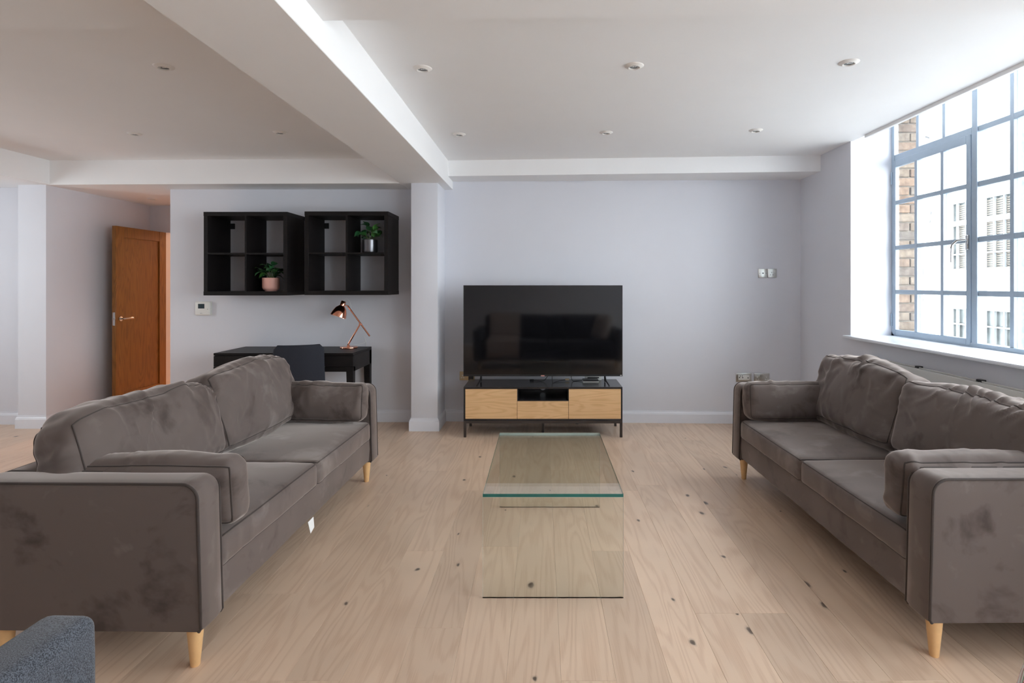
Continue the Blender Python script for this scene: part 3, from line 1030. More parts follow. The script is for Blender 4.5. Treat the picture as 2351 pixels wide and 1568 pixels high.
def make_sofa(label, s, loc, rz, seed, tag_on=False):
    """s = -1: the back is towards -x; s = +1: the back is towards +x. local (u along y, d depth, z)"""
    T = thing('sofa', label, 'sofa', loc, rz, 'pair of taupe velvet sofas')

    def M(u, d, z):
        return Vector((s * d, u, z))

    def outline(front, back, z0, z1, rf, rb, n=7):
        """side outline (d, z) with rounded top corners"""
        pts = [(front + 0.008, z0), ]
        pts.append((front, z0 + 0.012))
        for k in range(n + 1):
            a = PI / 2 * k / n
            pts.append((front + 0.012 + rf - rf * math.cos(a), z1 - rf + rf * math.sin(a)))
        for k in range(n + 1):
            a = PI / 2 * k / n
            pts.append((back - rb + rb * math.sin(a), z1 - rb + rb * math.cos(a)))
        pts.append((back, z0 + 0.012))
        pts.append((back - 0.008, z0))
        return pts

    # arms: puffed slabs with piping on both faces
    for (u0, u1) in ((0.0, AT), (SL - AT, SL)):
        ol = outline(0.0, SD, SZ0, SZA, 0.055, 0.05)
        rows = []
        m = 6
        for k in range(m + 1):
            t = k / m
            e = 0.010 * (1 - (2 * t - 1) ** 4)
            cy = sum(p[0] for p in ol) / len(ol)
            cz = (SZ0 + SZA) / 2
            row = []
            for (d, z) in ol:
                dx, dz = d - cy, z - cz
                L = math.hypot(dx, dz)
                row.append(M(u0 + (u1 - u0) * t, d + dx / L * e, z + dz / L * (e if z > SZ0 + 0.02 else 0)))
            rows.append(row)
        n = len(ol)
        verts = [v for r in rows for v in r]
        faces = []
        for k in range(m):
            for j in range(n):
                faces.append((k * n + j, k * n + (j + 1) % n, (k + 1) * n + (j + 1) % n, (k + 1) * n + j))
        # slightly pillowed end faces
        for k, sg in ((0, -1), (m, 1)):
            base = len(verts)
            inner = []
            for j, (d, z) in enumerate(ol):
                inner.append(M((u0 if sg < 0 else u1) + sg * 0.006, cy + (d - cy) * 0.88, cz + (z - cz) * 0.86))
            verts += inner
            for j in range(n):
                faces.append((k * n + j, k * n + (j + 1) % n, base + (j + 1) % n, base + j))
            faces.append(tuple(base + j for j in range(n)))
        arm = MB().raw(verts, faces).build('arm', 'velvet_taupe', T, math.radians(50))
        for u in (u0 + 0.001, u1 - 0.001):
            MB().tube([M(u, d, z) for (d, z) in ol], 0.0058, 8).build('piping', 'velvet_piping', arm, SM)

    # back frame and base
    bo = [(SD - 0.13, SZ0 + 0.02), (SD - 0.13, SZA - 0.03), (SD - 0.12, SZA - 0.008), (SD - 0.10, SZA), (SD - 0.03, SZA), (SD - 0.008, SZA - 0.008), (SD, SZA - 0.03), (SD, SZ0 + 0.005), (SD - 0.005, SZ0)]
    MB().poly([M(AT - 0.01, d, z) for d, z in bo], M(SL - 2 * AT + 0.02, 0, 0)).build('back_frame', 'velvet_taupe', T, SM)
    MB().tube([M(AT, SD - 0.004, SZA - 0.012), M(SL - AT, SD - 0.004, SZA - 0.012)], 0.0045, 8).build('piping', 'velvet_piping', T, SM)
    # base rail with a gently sagging lower edge
    vb, fb = [], []
    K = 40
    for k in range(K + 1):
        u = AT - 0.005 + (SL - 2 * AT + 0.01) * k / K
        sag = 0.006 * mnoise.noise(Vector((u * 5.0, seed, 0))) + 0.003 * mnoise.noise(Vector((u * 14.0, seed, 3)))
        puff = 0.004 * mnoise.noise(Vector((u * 6.0, seed + 5, 0)))
        vb += [M(u, 0.016 + puff, 0.315), M(u, 0.012 + puff, 0.24), M(u, 0.018 + puff, SZ0 + 0.012 + sag), M(u, 0.032, SZ0 + sag), M(u, SD - 0.05, SZ0), M(u, SD - 0.05, 0.315)]
    for k in range(K):
        for j in range(6):
            fb.append((k * 6 + j, k * 6 + (j + 1) % 6, (k + 1) * 6 + (j + 1) % 6, (k + 1) * 6 + j))
    fb.append(tuple(range(6)))
    fb.append(tuple(K * 6 + j for j in range(6)))
    MB().raw(vb, fb).build('base', 'velvet_taupe', T, SM)

    # seat cushions
    mid = SL / 2
    for i, (u0, u1) in enumerate(((AT + 0.004, mid - 0.002), (mid + 0.002, SL - AT - 0.004))):
        dims = (u1 - u0, 0.705, 0.128)
        v, f, idx, N = soft_box(dims, 0.028, (0.0, 0.010, 0.022), (26, 20, 4), wrinkles(seed + i * 3.3, 0.0025, 0.006, 1.0, 9, 3, 1.0, 0, 1))
        c = Vector(((u0 + u1) / 2, 0.705 / 2 + 0.004, 0.30 + 0.064))
        pts = [M(c.x + p.x, c.y + p.y, c.z + p.z) for p in v]
        sc = MB().raw(pts, f).build('seat_cushion', 'velvet_taupe', T, math.radians(60))
        lp = seam_loop(idx, N, 2, 1)
        MB().tube([pts[q] for q in lp], 0.0034, 6, True).build('seam', 'velvet_piping', sc, SM)
        lp = seam_loop(idx, N, 2, -1)
        MB().tube([pts[q] for q in lp], 0.0030, 6, True).build('seam', 'velvet_piping', sc, SM)

    # back cushions, leaning and a little slumped
    for i, (u0, u1) in enumerate(((AT + 0.0, mid + 0.012), (mid - 0.012, SL - AT))):
        dims = (u1 - u0, 0.20, 0.415 + 0.03 * i)
        v, f, idx, N = soft_box(dims, 0.060, (0.012, 0.040, 0.022), (64, 6, 34), wrinkles(seed + 11 + i * 5.1, 0.015, 0.020, 0.7, 6.0, 2.4, 4.5 if i else -4.5, 0, 2), 4)
        lean = math.radians(16 + 2 * i)
        cu = (u0 + u1) / 2
        out = []
        for p in v:
            # drop the outer corners a little
            q = p.copy()
            q.z -= 0.030 * max(0, q.z / 0.21) * (abs(q.x) / (dims[0] / 2)) ** 3
            d = q.y * math.cos(lean) + q.z * math.sin(lean)
            z = -q.y * math.sin(lean) + q.z * math.cos(lean)
            out.append(M(cu + q.x, 0.615 + d, 0.445 + dims[2] / 2 + z))
        bc_ = MB().raw(out, f).build('back_cushion', 'velvet_taupe', T, math.radians(70))
        for sd in (-1, 1):
            MB().tube([out[q] for q in seam_loop(idx, N, 1, sd)], 0.0034, 6, True).build('seam', 'velvet_piping', bc_, SM)

    # turned legs
    for u in (0.052, SL - 0.075):
        for d in (0.052, SD - 0.10):
            p = M(u, d, 0)
            MB().lathe([(0.0, 0.0), (0.0145, 0.0), (0.016, 0.003), (0.029, SZ0 - 0.002), (0.029, SZ0 + 0.01), (0.0, SZ0 + 0.01)], p, (0, 0, 1), 24).build('leg', 'leg_wood', T, SM)
    if tag_on:
        tg = MB()
        pts = [M(0.90, 0.010, 0.156), M(0.965, 0.010, 0.158), M(0.962, 0.004, 0.105), M(0.908, 0.0, 0.096)]
        tg.poly(pts, M(0, 0.0015, 0)).build('care_tag', 'tag_white', T)
    return T


SOFA_L = make_sofa('long taupe velvet sofa on the left, facing the window', -1, (-1.190, 1.978, 0), -math.radians(0.9), 1.7, True)
SOFA_R = make_sofa('taupe velvet sofa on the right under the window', 1, (1.393, 2.030, 0), math.radians(0.7), 4.2)


def bolster(label, sofa, s, u, d0, length, seed, tilt):
    T = thing('bolster_cushion', label, 'cushion', (0, 0, 0), 0, 'small velvet arm cushions')
    dims = (length, 0.125, 0.245)
    v, f, idx, N = soft_box(dims, 0.040, (0.012, 0.028, 0.012), (40, 5, 20), wrinkles(seed, 0.009, 0.011, 0.7, 7, 2.6, 3.0, 0, 2), 4)
    ca, sa = math.cos(tilt), math.sin(tilt)
    pts = []
    zb = 0.448
    for p in v:
        du = p.y * ca + p.z * sa
        z = -p.y * sa + p.z * ca
        pts.append(Vector((s * (d0 + length / 2 + p.x), u + du, zb + 0.130 + z)))
    me = MB().raw(pts, f)
    c = me.build('cover', 'velvet_taupe', T, math.radians(70))
    for sd in (-1, 1):
        MB().tube([pts[q] for q in seam_loop(idx, N, 1, sd)], 0.0036, 6, True).build('seam', 'velvet_piping', c, SM)
    T.location = sofa.location
    T.rotation_euler = sofa.rotation_euler
    return T


bolster('velvet arm cushion against the near arm of the left sofa', SOFA_L, -1, AT + 0.070, -0.035, 0.60, 2.1, -0.10)
bolster('velvet arm cushion against the far arm of the left sofa', SOFA_L, -1, SL - AT - 0.075, 0.015, 0.58, 5.6, 0.10)
bolster('velvet arm cushion against the near arm of the right sofa', SOFA_R, 1, AT + 0.075, -0.01, 0.58, 8.2, -0.12)
bolster('velvet arm cushion against the far arm of the right sofa', SOFA_R, 1, SL - AT - 0.075, 0.02, 0.56, 9.9, 0.10)

# ------------------------------------------------------------------ grey woven sofa in front of the photographer
G = thing('grey_sofa', 'dark grey woven sofa whose arm fills the bottom left corner', 'sofa', (0, 0, 0))


def gsoft(name, c, dims, r, crown, mids, parent, mat='grey_weave', seed=0.0, rot=0.0):
    v, f, idx, N = soft_box(dims, r, crown, mids, wrinkles(seed, 0.001, 0.004))
    pts = []
    for p in v:
        q = Vector((p.x, p.y * math.cos(rot) + p.z * math.sin(rot), -p.y * math.sin(rot) + p.z * math.cos(rot)))
        pts.append(q + Vector(c))
    return MB().raw(pts, f).build(name, mat, parent, math.radians(60))


gsoft('arm', (-1.033, 0.80, 0.385), (0.120, 0.90, 0.52), 0.028, (0.004, 0.0, 0.003), (4, 14, 8), G)
gsoft('arm', (1.245, 0.80, 0.385), (0.120, 0.90, 0.52), 0.028, (0.004, 0.0, 0.003), (4, 14, 8), G)
gsoft('back', (0.106, 0.385, 0.50), (2.16, 0.15, 0.66), 0.04, (0, 0.01, 0), (20, 3, 8), G, 'navy_weave')
gsoft('base', (0.106, 0.78, 0.21), (2.16, 0.82, 0.15), 0.02, (0, 0, 0), (12, 6, 2), G, 'navy_weave')
for k in range(2):
    gsoft('seat_cushion', (-0.435 + 1.08 * k, 0.83, 0.36), (1.075, 0.76, 0.15), 0.035, (0, 0.008, 0.02), (14, 12, 3), G, 'navy_weave', 3 + k)
    gsoft('back_cushion', (-0.435 + 1.08 * k, 0.54, 0.63), (1.06, 0.18, 0.42), 0.05, (0, 0.03, 0.01), (14, 4, 8), G, 'navy_weave', 5 + k, -0.16)
for x in (-1.0, 1.2):
    for y in (0.45, 1.17):
        MB().lathe([(0.0, 0.0), (0.014, 0.0), (0.022, 0.135), (0.0, 0.135)], (x, y, 0), (0, 0, 1), 16).build('leg', 'leg_wood', G, SM)

# throw over the grey sofa, seen in the television
TH = thing('throw_blanket', 'pale fringed throw over the grey sofa, mirrored in the television', 'blanket', (-0.62, 0.7, 0))
vt, ft = [], []
path = [(0.40, 0.862), (0.47, 0.880), (0.58, 0.872), (0.648, 0.80), (0.685, 0.62), (0.70, 0.505), (0.78, 0.478), (1.0, 0.475), (1.19, 0.468), (1.236, 0.44), (1.24, 0.30), (1.242, 0.20)]
nx = 24
for j, (y, z) in enumerate(path):
    for i in range(nx + 1):
        x = -0.26 + 0.52 * i / nx
        w_ = 0.004 * math.sin(i * 1.3 + j * 0.7)
        vt.append((x, y - 0.7 + w_ * 0.5, z + abs(w_)))
for j in range(len(path) - 1):
    for i in range(nx):
        a = j * (nx + 1) + i
        ft.append((a, a + 1, a + nx + 2, a + nx + 1))
th = MB().raw(vt, ft).build('cloth', 'throw_wool', TH, SM)
md = th.modifiers.new('thickness', 'SOLIDIFY')
md.thickness = 0.006
fr = MB()
for i in range(nx + 1):
    x = -0.26 + 0.52 * i / nx
    fr.cone((x, 0.543, 0.205), (x + random.uniform(-0.006, 0.006), 0.543, 0.13), 0.004, 0.002, 6)
fr.build('fringe', 'throw_wool', TH)

for k, (lab, c, rot, tw, seed) in enumerate((
        ('printed cushion with red and green bands at the bottom right corner', (1.0, 0.95, 0.66), -0.35, 1.2, 3.0),
        ('dark printed cushion leaning on the grey sofa back', (0.58, 0.69, 0.635), -0.25, 0.0, 6.0))):
    T = thing('cushion', lab, 'cushion', c, tw)
    v, f, idx, N = soft_box((0.42, 0.10, 0.40), 0.045, (0, 0.055, 0), (14, 2, 14), wrinkles(seed, 0.004, 0.01))
    pts = [Vector((p.x, p.y * math.cos(rot) + p.z * math.sin(rot), -p.y * math.sin(rot) + p.z * math.cos(rot))) for p in v]
    MB().raw(pts, f).build('cover', 'cushion_print' if k == 0 else 'navy_weave', T, math.radians(70))

# ------------------------------------------------------------------ glass coffee table
GX0, GX1, GY0, GY1, GZ = -0.2553, 0.3569, 2.462, 3.476, 0.4545
GT = thing('glass_coffee_table', 'clear glass coffee table with two glass end panels', 'table', ((GX0 + GX1) / 2, (GY0 + GY1) / 2, 0))
gx, gy = (GX1 - GX0) / 2, (GY1 - GY0) / 2


def glass_slab(name, p0, p1, faces_axis, edge, parent):
    """clear slab whose narrow sides carry the tinted edge material"""
    m = MB().box(p0, p1)
    me = m.mesh(name)
    me.materials.append(MATS['table_glass'])
    me.materials.append(MATS[edge])
    for pl in me.polygons:
        if abs(pl.normal[faces_axis]) < 0.5:
            pl.material_index = 1
    for pl in me.polygons:
        if pl.normal.y > 0.5 and faces_axis == 2:
            me.materials.append(MATS['glass_arris'])
            pl.material_index = 2
    return link(bpy.data.objects.new(name, me), parent)


glass_slab('glass_top', (-gx, -gy, GZ - 0.014), (gx, gy, GZ), 2, 'glass_edge', GT)
glass_slab('end_panel', (-gx, -gy + 0.001, 0), (gx, -gy + 0.011, GZ - 0.0155), 1, 'glass_arris', GT)
glass_slab('end_panel', (-gx, gy - 0.011, 0), (gx, gy - 0.001, GZ - 0.0155), 1, 'glass_arris', GT)
for y in (-gy + 0.001, gy - 0.011):
    B('glue_line', (-gx, y, GZ - 0.0154), (gx, y + 0.010, GZ - 0.0141), 'glass_arris', GT)

# ------------------------------------------------------------------ television stand
SX0, SX1, SY0, SY1 = -0.6935, 0.7235, 5.051, 5.47
TS = thing('tv_stand', 'low dark television stand with oak fronts on steel legs', 'tv stand', ((SX0 + SX1) / 2, (SY0 + SY1) / 2, 0))
hx, hy = (SX1 - SX0) / 2, (SY1 - SY0) / 2
zt, zb = 0.450, 0.147
t_ = 0.017
body = MB()
body.box((-hx, -hy, zt - t_), (hx, hy, zt), 0.001)
body.box((-hx, -hy, zb), (hx, hy, zb + t_), 0.001)
body.box((-hx, -hy, zb + t_), (-hx + 0.0135, hy, zt - t_))
body.box((hx - 0.0135, -hy, zb + t_), (hx, hy, zt - t_))
dvl, dvr = 1187.5, 1305.6
xl = (dvl - VPX) * SY0 / F_PX - (SX0 + SX1) / 2
xr = (dvr - VPX) * SY0 / F_PX - (SX0 + SX1) / 2
body.box((xl - 0.008, -hy + 0.015, zb + t_), (xl + 0.008, hy, zt - t_))
body.box((xr - 0.008, -hy + 0.015, zb + t_), (xr + 0.008, hy, zt - t_))
zn = 0.329
body.box((xl, -hy + 0.002, zn - 0.004), (xr, hy, zn + 0.003))
body.build('carcass', 'black_satin', TS, SM)
# back panel with a round cable hole
bk = MB()
cx, cz, hr = (xl + xr) / 2, 0.372, 0.028
ring_o, ring_i = [], []
for k in range(32):
    a = 2 * PI * k / 32
    ci, si_ = math.cos(a), math.sin(a)
    q = min((xr - xl) / 2 / max(1e-6, abs(ci)), 0.061 / max(1e-6, abs(si_)))
    ring_o.append((cx + ci * q, hy - 0.006, cz + si_ * q))
    ring_i.append((cx + ci * hr, hy - 0.006, cz + si_ * hr))
bk.raw(ring_o + ring_i, [(k, (k + 1) % 32, 32 + (k + 1) % 32, 32 + k) for k in range(32)])
bk.box((-hx + 0.01, hy - 0.006, zb), (xl, hy, zt - t_)).box((xr, hy - 0.006, zb), (hx - 0.01, hy, zt - t_)).box((xl, hy - 0.006, zb), (xr, hy, zn))
bk.build('back_panel', 'black_satin', TS)
dz0, dz1 = zb + t_ + 0.002, zt - t_ - 0.002
B('door', (-hx + 0.0145, -hy + 0.0005, dz0), (xl - 0.0015, -hy + 0.018, dz1), 'front_oak', TS, 0.0008)
B('door', (xr + 0.0015, -hy + 0.0005, dz0), (hx - 0.0145, -hy + 0.018, dz1), 'front_oak', TS, 0.0008)
B('drawer', (xl + 0.0015, -hy + 0.0005, dz0), (xr - 0.0015, -hy + 0.018, zn - 0.006), 'front_oak', TS, 0.0008)
rl = MB()
for y in (-hy, hy - 0.02):
    rl.box((-hx, y, zb - 0.022), (hx, y + 0.02, zb))
for x in (-hx, hx - 0.02):
    rl.box((x, -hy + 0.02, zb - 0.022), (x + 0.02, hy - 0.02, zb))
rl.build('frame_rail', 'dark_brown_metal', TS)
for x in (-hx, hx - 0.022):
    for y in (-hy, hy - 0.022):
        B('leg', (x, y, 0), (x + 0.022, y + 0.022, zb - 0.021), 'dark_brown_metal', TS, 0.001)
B('leg', (-0.011, -0.05, 0), (0.011, -0.028, zb), 'dark_brown_metal', TS, 0.001)

# ------------------------------------------------------------------ television
TVY = 5.165
TV = thing('television', 'large black flat screen television on the stand', 'television', (0.0145, TVY, 0.450))
thx = 0.7255
z0, z1 = 0.528 - 0.45, 1.357 - 0.45
B('back_shell', (-thx + 0.004, 0.008, z0 + 0.002), (thx - 0.004, 0.035, z1 - 0.003), 'dark_plastic', TV, 0.004)
B('electronics_hump', (-0.42, 0.03, z0 + 0.03), (0.42, 0.075, z0 + 0.42), 'dark_plastic', TV, 0.012, 2)
bz = MB()
bz.box((-thx, -0.006, z0), (thx, 0.012, z0 + 0.016), 0.001)
bz.box((-thx, -0.004, z1 - 0.004), (thx, 0.012, z1), 0.0006)
bz.box((-thx, -0.004, z0 + 0.01), (-thx + 0.004, 0.012, z1), 0.0006)
bz.box((thx - 0.004, -0.004, z0 + 0.01), (thx, 0.012, z1), 0.0006)
bz.build('bezel', 'dark_plastic', TV)
B('screen', (-thx + 0.004, -0.002, z0 + 0.015), (thx - 0.004, 0.009, z1 - 0.004), 'tv_screen', TV)
B('maker_badge', (-0.018, -0.0072, z0 + 0.0005), (0.014, -0.0055, z0 + 0.0095), 'badge', TV)
B('model_mark', (thx - 0.022, -0.0068, z0 + 0.006), (thx - 0.008, -0.0058, z0 + 0.011), 'tag_white', TV)
for x in (-0.583, 0.583):
    sg = 1 if x > 0 else -1
    lg = MB()
    lg.tube([(x - sg * 0.018, 0.018, z0 + 0.01), (x - sg * 0.012, -0.02, 0.04), (x + sg * 0.008, -0.088, 0.009), (x + sg * 0.008, -0.102, 0.0075)], 0.0065, 8)
    lg.tube([(x - sg * 0.018, 0.018, z0 + 0.01), (x - sg * 0.014, 0.05, 0.04), (x - sg * 0.004, 0.12, 0.009), (x - sg * 0.004, 0.135, 0.0075)], 0.0065, 8)
    lg.build('foot', 'dark_plastic', TV, SM)

# router and cables behind the television
RT = thing('router', 'small black and white router box on the television stand', 'router', (0.46, 5.32, 0.450))
MB().box((-0.075, -0.05, 0.0), (0.075, 0.05, 0.012), 0.005, 2).build('lower_shell', 'white_plastic', RT, SM)
MB().box((-0.073, -0.048, 0.012), (0.073, 0.048, 0.026), 0.005, 2).build('upper_shell', 'dark_plastic', RT, SM)
BX = thing('white_box', 'white plastic box standing behind the router', 'box', (0.50, 5.42, 0.450))
MB().box((-0.085, -0.018, 0.0), (0.075, 0.018, 0.10), 0.006, 2).build('shell', 'white_plastic', BX, SM)
MB().box((-0.06, -0.0195, 0.02), (0.05, -0.0175, 0.03)).build('grille', 'dark_plastic', BX)


def cable(label, pts, mat, r=0.0028, plug=None):
    T = thing('cable', label, 'cable', pts[0])
    p0 = Vector(pts[0])
    P_ = [Vector(p) - p0 for p in pts]
    out = []
    n = len(P_)
    for i in range(n - 1):
        a, b_, c, d = P_[max(i - 1, 0)], P_[i], P_[i + 1], P_[min(i + 2, n - 1)]
        for k in range(6):
            t = k / 6
            out.append(0.5 * ((2 * b_) + (c - a) * t + (2 * a - 5 * b_ + 4 * c - d) * t * t + (3 * b_ - a - 3 * c + d) * t ** 3))
    out.append(P_[-1])
    MB().tube(out, r, 8).build('cord', mat, T, SM)
    if plug:
        MB().box((plug[0] - p0.x - 0.02, plug[1] - p0.y - 0.006, plug[2] - p0.z - 0.008), (plug[0] - p0.x + 0.018, plug[1] - p0.y + 0.006, plug[2] - p0.z + 0.008), 0.002).build('connector', plug[3], T, SM)
    return T


zs = 0.4535
cable('black cable lying on the stand under the television badge', [(-0.11, 5.36, zs + 0.004), (-0.05, 5.35, zs + 0.004), (0.02, 5.33, zs + 0.006), (0.06, 5.30, 0.51), (0.08, 5.26, 0.56)], 'cable_black', 0.003, (-0.09, 5.36, zs + 0.006, 'dark_plastic'))
cable('black cable with a brass connector right of the badge', [(0.24, 5.36, 0.462), (0.18, 5.34, 0.460), (0.125, 5.28, zs), (0.105, 5.24, zs), (0.10, 5.30, 0.48), (0.105, 5.34, 0.53), (0.12, 5.28, 0.58)], 'cable_black', 0.003, (0.245, 5.36, 0.466, 'brass_plate'))
cable('black cable running into the router', [(0.392, 5.35, 0.460), (0.34, 5.36, zs), (0.295, 5.34, zs + 0.004), (0.28, 5.30, 0.50), (0.285, 5.26, 0.57)], 'cable_black', 0.0028)
cable('white cable loop sagging under the stand, left', [(-0.05, 5.44, 0.135), (-0.02, 5.445, 0.118), (0.03, 5.445, 0.114), (0.07, 5.44, 0.135)], 'cable_white', 0.0032)
cable('white cable loop sagging under the stand, middle', [(0.15, 5.44, 0.135), (0.20, 5.445, 0.112), (0.24, 5.445, 0.110), (0.30, 5.44, 0.135)], 'cable_white', 0.0032)
cable('white cable loop sagging under the stand, right', [(0.40, 5.44, 0.135), (0.44, 5.445, 0.110), (0.50, 5.445, 0.094), (0.512, 5.445, 0.102), (0.46, 5.445, 0.120), (0.44, 5.44, 0.135)], 'cable_white', 0.0032)

# ------------------------------------------------------------------ wall plates
def ywall(x):
    return yb(x)


def plate(name, label, cx, cz, w_, h_, kind, mat='steel_plate'):
    y = ywall(cx)
    T = thing(name, label, 'socket', (cx, y, cz), math.atan(-0.124 / 3.8))
    MB().box((-w_ / 2, -0.007, -h_ / 2), (w_ / 2, 0.0, h_ / 2), 0.003, 2).build('plate', mat, T, SM)
    if kind == 'double':
        for sx in (-1, 1):
            for (dx, dz) in ((-0.011, -0.018), (0.011, -0.018), (0.0, 0.004)):
                B('pin_hole', (sx * 0.044 + dx - 0.0065, -0.0085, dz - 0.006), (sx * 0.044 + dx + 0.0065, -0.0065, dz + 0.006), 'white_plastic', T, 0.001)
            B('rocker', (sx * 0.010 - 0.007, -0.011, 0.010), (sx * 0.010 + 0.007, -0.0065, 0.032), mat, T, 0.001)
    elif kind == 'media':
        B('insert', (-w_ / 2 + 0.022, -0.0085, -h_ / 2 + 0.02), (w_ / 2 - 0.022, -0.0065, h_ / 2 - 0.02), 'white_plastic', T, 0.001)
        for dx, dz, r in ((-0.042, 0.0, 0.0055), (-0.012, -0.001, 0.0055), (0.040, -0.003, 0.0055), (-0.035, 0.015, 0.0045), (-0.016, 0.015, 0.0045)):
            MB().cone((dx, -0.0092, dz), (dx, -0.008, dz), r, r, 14).build('port', 'dark_plastic', T, SM)
    elif kind == 'coax':
        MB().cone((0, -0.010, 0), (0, -0.006, 0), 0.0065, 0.0065, 16).build('port', 'dark_plastic', T, SM)
        for sx in (-1, 1):
            MB().cone((sx * 0.031, -0.0078, 0), (sx * 0.031, -0.006, 0), 0.003, 0.003, 10).build('screw', 'dark_brown_metal', T, SM)
    elif kind == 'single':
        for (dx, dz) in ((-0.018, -0.016), (0.006, -0.016), (-0.006, 0.008)):
            B('pin_hole', (dx - 0.003, -0.0082, dz - 0.0035), (dx + 0.003, -0.0065, dz + 0.0035), 'dark_brown_metal', T)
        B('rocker', (0.020, -0.011, 0.006), (0.032, -0.0065, 0.032), mat, T, 0.001)
    return T


plate('media_plate', 'steel media plate with white insert low on the wall', 1.987, 0.451, 0.152, 0.087, 'media')
plate('double_socket', 'steel double wall socket right of the media plate', 2.161, 0.451, 0.150, 0.087, 'double')
plate('aerial_socket', 'square steel aerial plate high on the wall', 2.172, 1.475, 0.088, 0.088, 'coax')
plate('single_socket', 'square steel switched socket beside the aerial plate', 2.262, 1.475, 0.088, 0.088, 'single')
ps = plate('double_socket', 'brass coloured double socket partly hidden by the television', -0.741, 0.453, 0.150, 0.087, 'double', 'brass_plate')
PG = thing('plug', 'black plug pushed into the brass socket', 'plug', (-0.70, ywall(-0.70) - 0.0095, 0.435))
MB().box((-0.024, -0.035, -0.024), (0.024, 0.0, 0.024), 0.008, 2).build('body', 'dark_plastic', PG, SM)
MB().tube([(0, -0.03, -0.02), (0.0, -0.04, -0.05), (0.02, -0.04, -0.12), (0.03, -0.02, -0.25), (0.03, -0.02, -0.42)], 0.003, 8).build('cord', 'cable_black', PG, SM)

TM = thing('thermostat', 'white wall thermostat with a small dark display', 'thermostat', (-3.354, 5.63, 1.127))
MB().box((-0.082, -0.006, -0.070), (0.082, 0.0, 0.070), 0.003).build('back_plate', 'white_plastic', TM, SM)
MB().box((-0.074, -0.030, -0.066), (0.074, -0.005, 0.066), 0.008, 3).build('body', 'white_plastic', TM, SM)
B('display', (-0.041, -0.0312, 0.000), (0.021, -0.0295, 0.046), 'screen_lcd', TM)
for k in range(4):
    MB().cone((0.052, -0.032, 0.048 - k * 0.018), (0.052, -0.0295, 0.048 - k * 0.018), 0.004, 0.004, 12).build('button', 'white_plastic' if k < 3 else 'chrome', TM, SM)
B('maker_mark', (-0.022, -0.0305, -0.050), (0.0, -0.0297, -0.046), 'chrome', TM)

# ------------------------------------------------------------------ cube shelves
def cube_shelf(label, x0, zt_):
    w_, h_, d_ = 0.776, 0.774, 0.39
    T = thing('cube_shelf', label, 'shelf', (x0, 5.63, zt_ - h_), 0, 'black cube shelves on the wall')
    o_, i_ = 0.038, 0.016
    B('top_panel', (0, -d_, h_ - o_), (w_, 0, h_), 'black_brown', T, 0.0012)
    B('bottom_panel', (0, -d_, 0), (w_, 0, o_), 'black_brown', T, 0.0012)
    B('side_panel', (0.002, -d_ + 0.001, o_), (o_, 0, h_ - o_), 'black_brown', T, 0.0008)
    B('side_panel', (w_ - o_, -d_ + 0.001, o_), (w_ - 0.002, 0, h_ - o_), 'black_brown', T, 0.0008)
    B('divider', (w_ / 2 - i_ / 2, -d_ + 0.004, o_), (w_ / 2 + i_ / 2, -0.001, h_ - o_), 'black_brown', T, 0.0006)
    for (a, b_) in ((o_, w_ / 2 - i_ / 2), (w_ / 2 + i_ / 2, w_ - o_)):
        B('shelf_board', (a, -d_ + 0.004, h_ / 2 - i_ / 2), (b_, -0.001, h_ / 2 + i_ / 2), 'black_brown', T, 0.0006)
    for xb in (o_, w_ - o_ - 0.045):
        B('bracket', (xb, -0.012, h_ - o_ - 0.085), (xb + 0.045, -0.002, h_ - o_ - 0.030), 'dark_plastic', T)
    return T


cube_shelf('black four-cube wall shelf holding the pink plant pot', -3.128, 2.037)
cube_shelf('black four-cube wall shelf holding the grey plant pot', -2.193, 2.041)


def leaf_mesh():
    v, f = [], []
    n = 6
    for i in range(n + 1):
        t = i / n
        wd = 0.020 * math.sin(PI * min(1, t ** 0.75)) ** 0.8 if 0 < t < 1 else 0.0012
        z = 0.012 * math.sin(PI * t * 0.9) - 0.010 * t * t
        for k in (-1, 0, 1):
            v.append((t * 0.062, k * wd, z + abs(k) * 0.004))
    for i in range(n):
        for k in range(2):
            a = i * 3 + k
            f.append((a, a + 1, a + 4, a + 3))
    m = MB().raw(v, f).mesh('leaf', math.radians(80))
    m.materials.append(MATS['leaf'])
    return m


LEAF = leaf_mesh()


def plant(label, loc, mat, pot_prof, zsoil, leaves, seed, spread_):
    T = thing('potted_plant', label, 'plant', loc)
    MB().lathe(pot_prof, (0, 0, 0), (0, 0, 1), 36).build('pot', mat, T, SM)
    r = max(p[0] for p in pot_prof) - 0.008
    MB().lathe([(0, zsoil - 0.01), (r, zsoil - 0.01), (r, zsoil), (0, zsoil + 0.004)], (0, 0, 0), (0, 0, 1), 24).build('soil', 'soil', T, SM)
    rr = random.Random(seed)
    ns = 7
    for k in range(ns):
        a = 2 * PI * k / ns + rr.uniform(-0.3, 0.3)
        reach = spread_ * rr.uniform(0.35, 0.95)
        hgt = rr.uniform(0.04, 0.15)
        p = []
        for q in range(6):
            t = q / 5
            p.append(Vector((math.cos(a) * (0.008 + reach * t ** 1.3), math.sin(a) * (0.008 + reach * t ** 1.3), zsoil + hgt * math.sin(t * PI / 2))))
        MB().tube(p, lambda t: 0.0028 * (1 - 0.5 * t), 6).build('stem', 'stem', T, SM)
        for q in range(leaves):
            t = 0.45 + 0.55 * q / max(1, leaves - 1)
            i0 = min(4, int(t * 5))
            pos = p[i0].lerp(p[i0 + 1], t * 5 - i0)
            o = link(bpy.data.objects.new('leaf', LEAF), T)
            o.location = pos
            o.rotation_euler = (rr.uniform(-0.6, 0.6), rr.uniform(-0.75, 0.45), a + rr.uniform(-1.5, 1.5))
            k_ = rr.uniform(1.05, 1.5)
            o.scale = (k_, k_, k_)
    return T


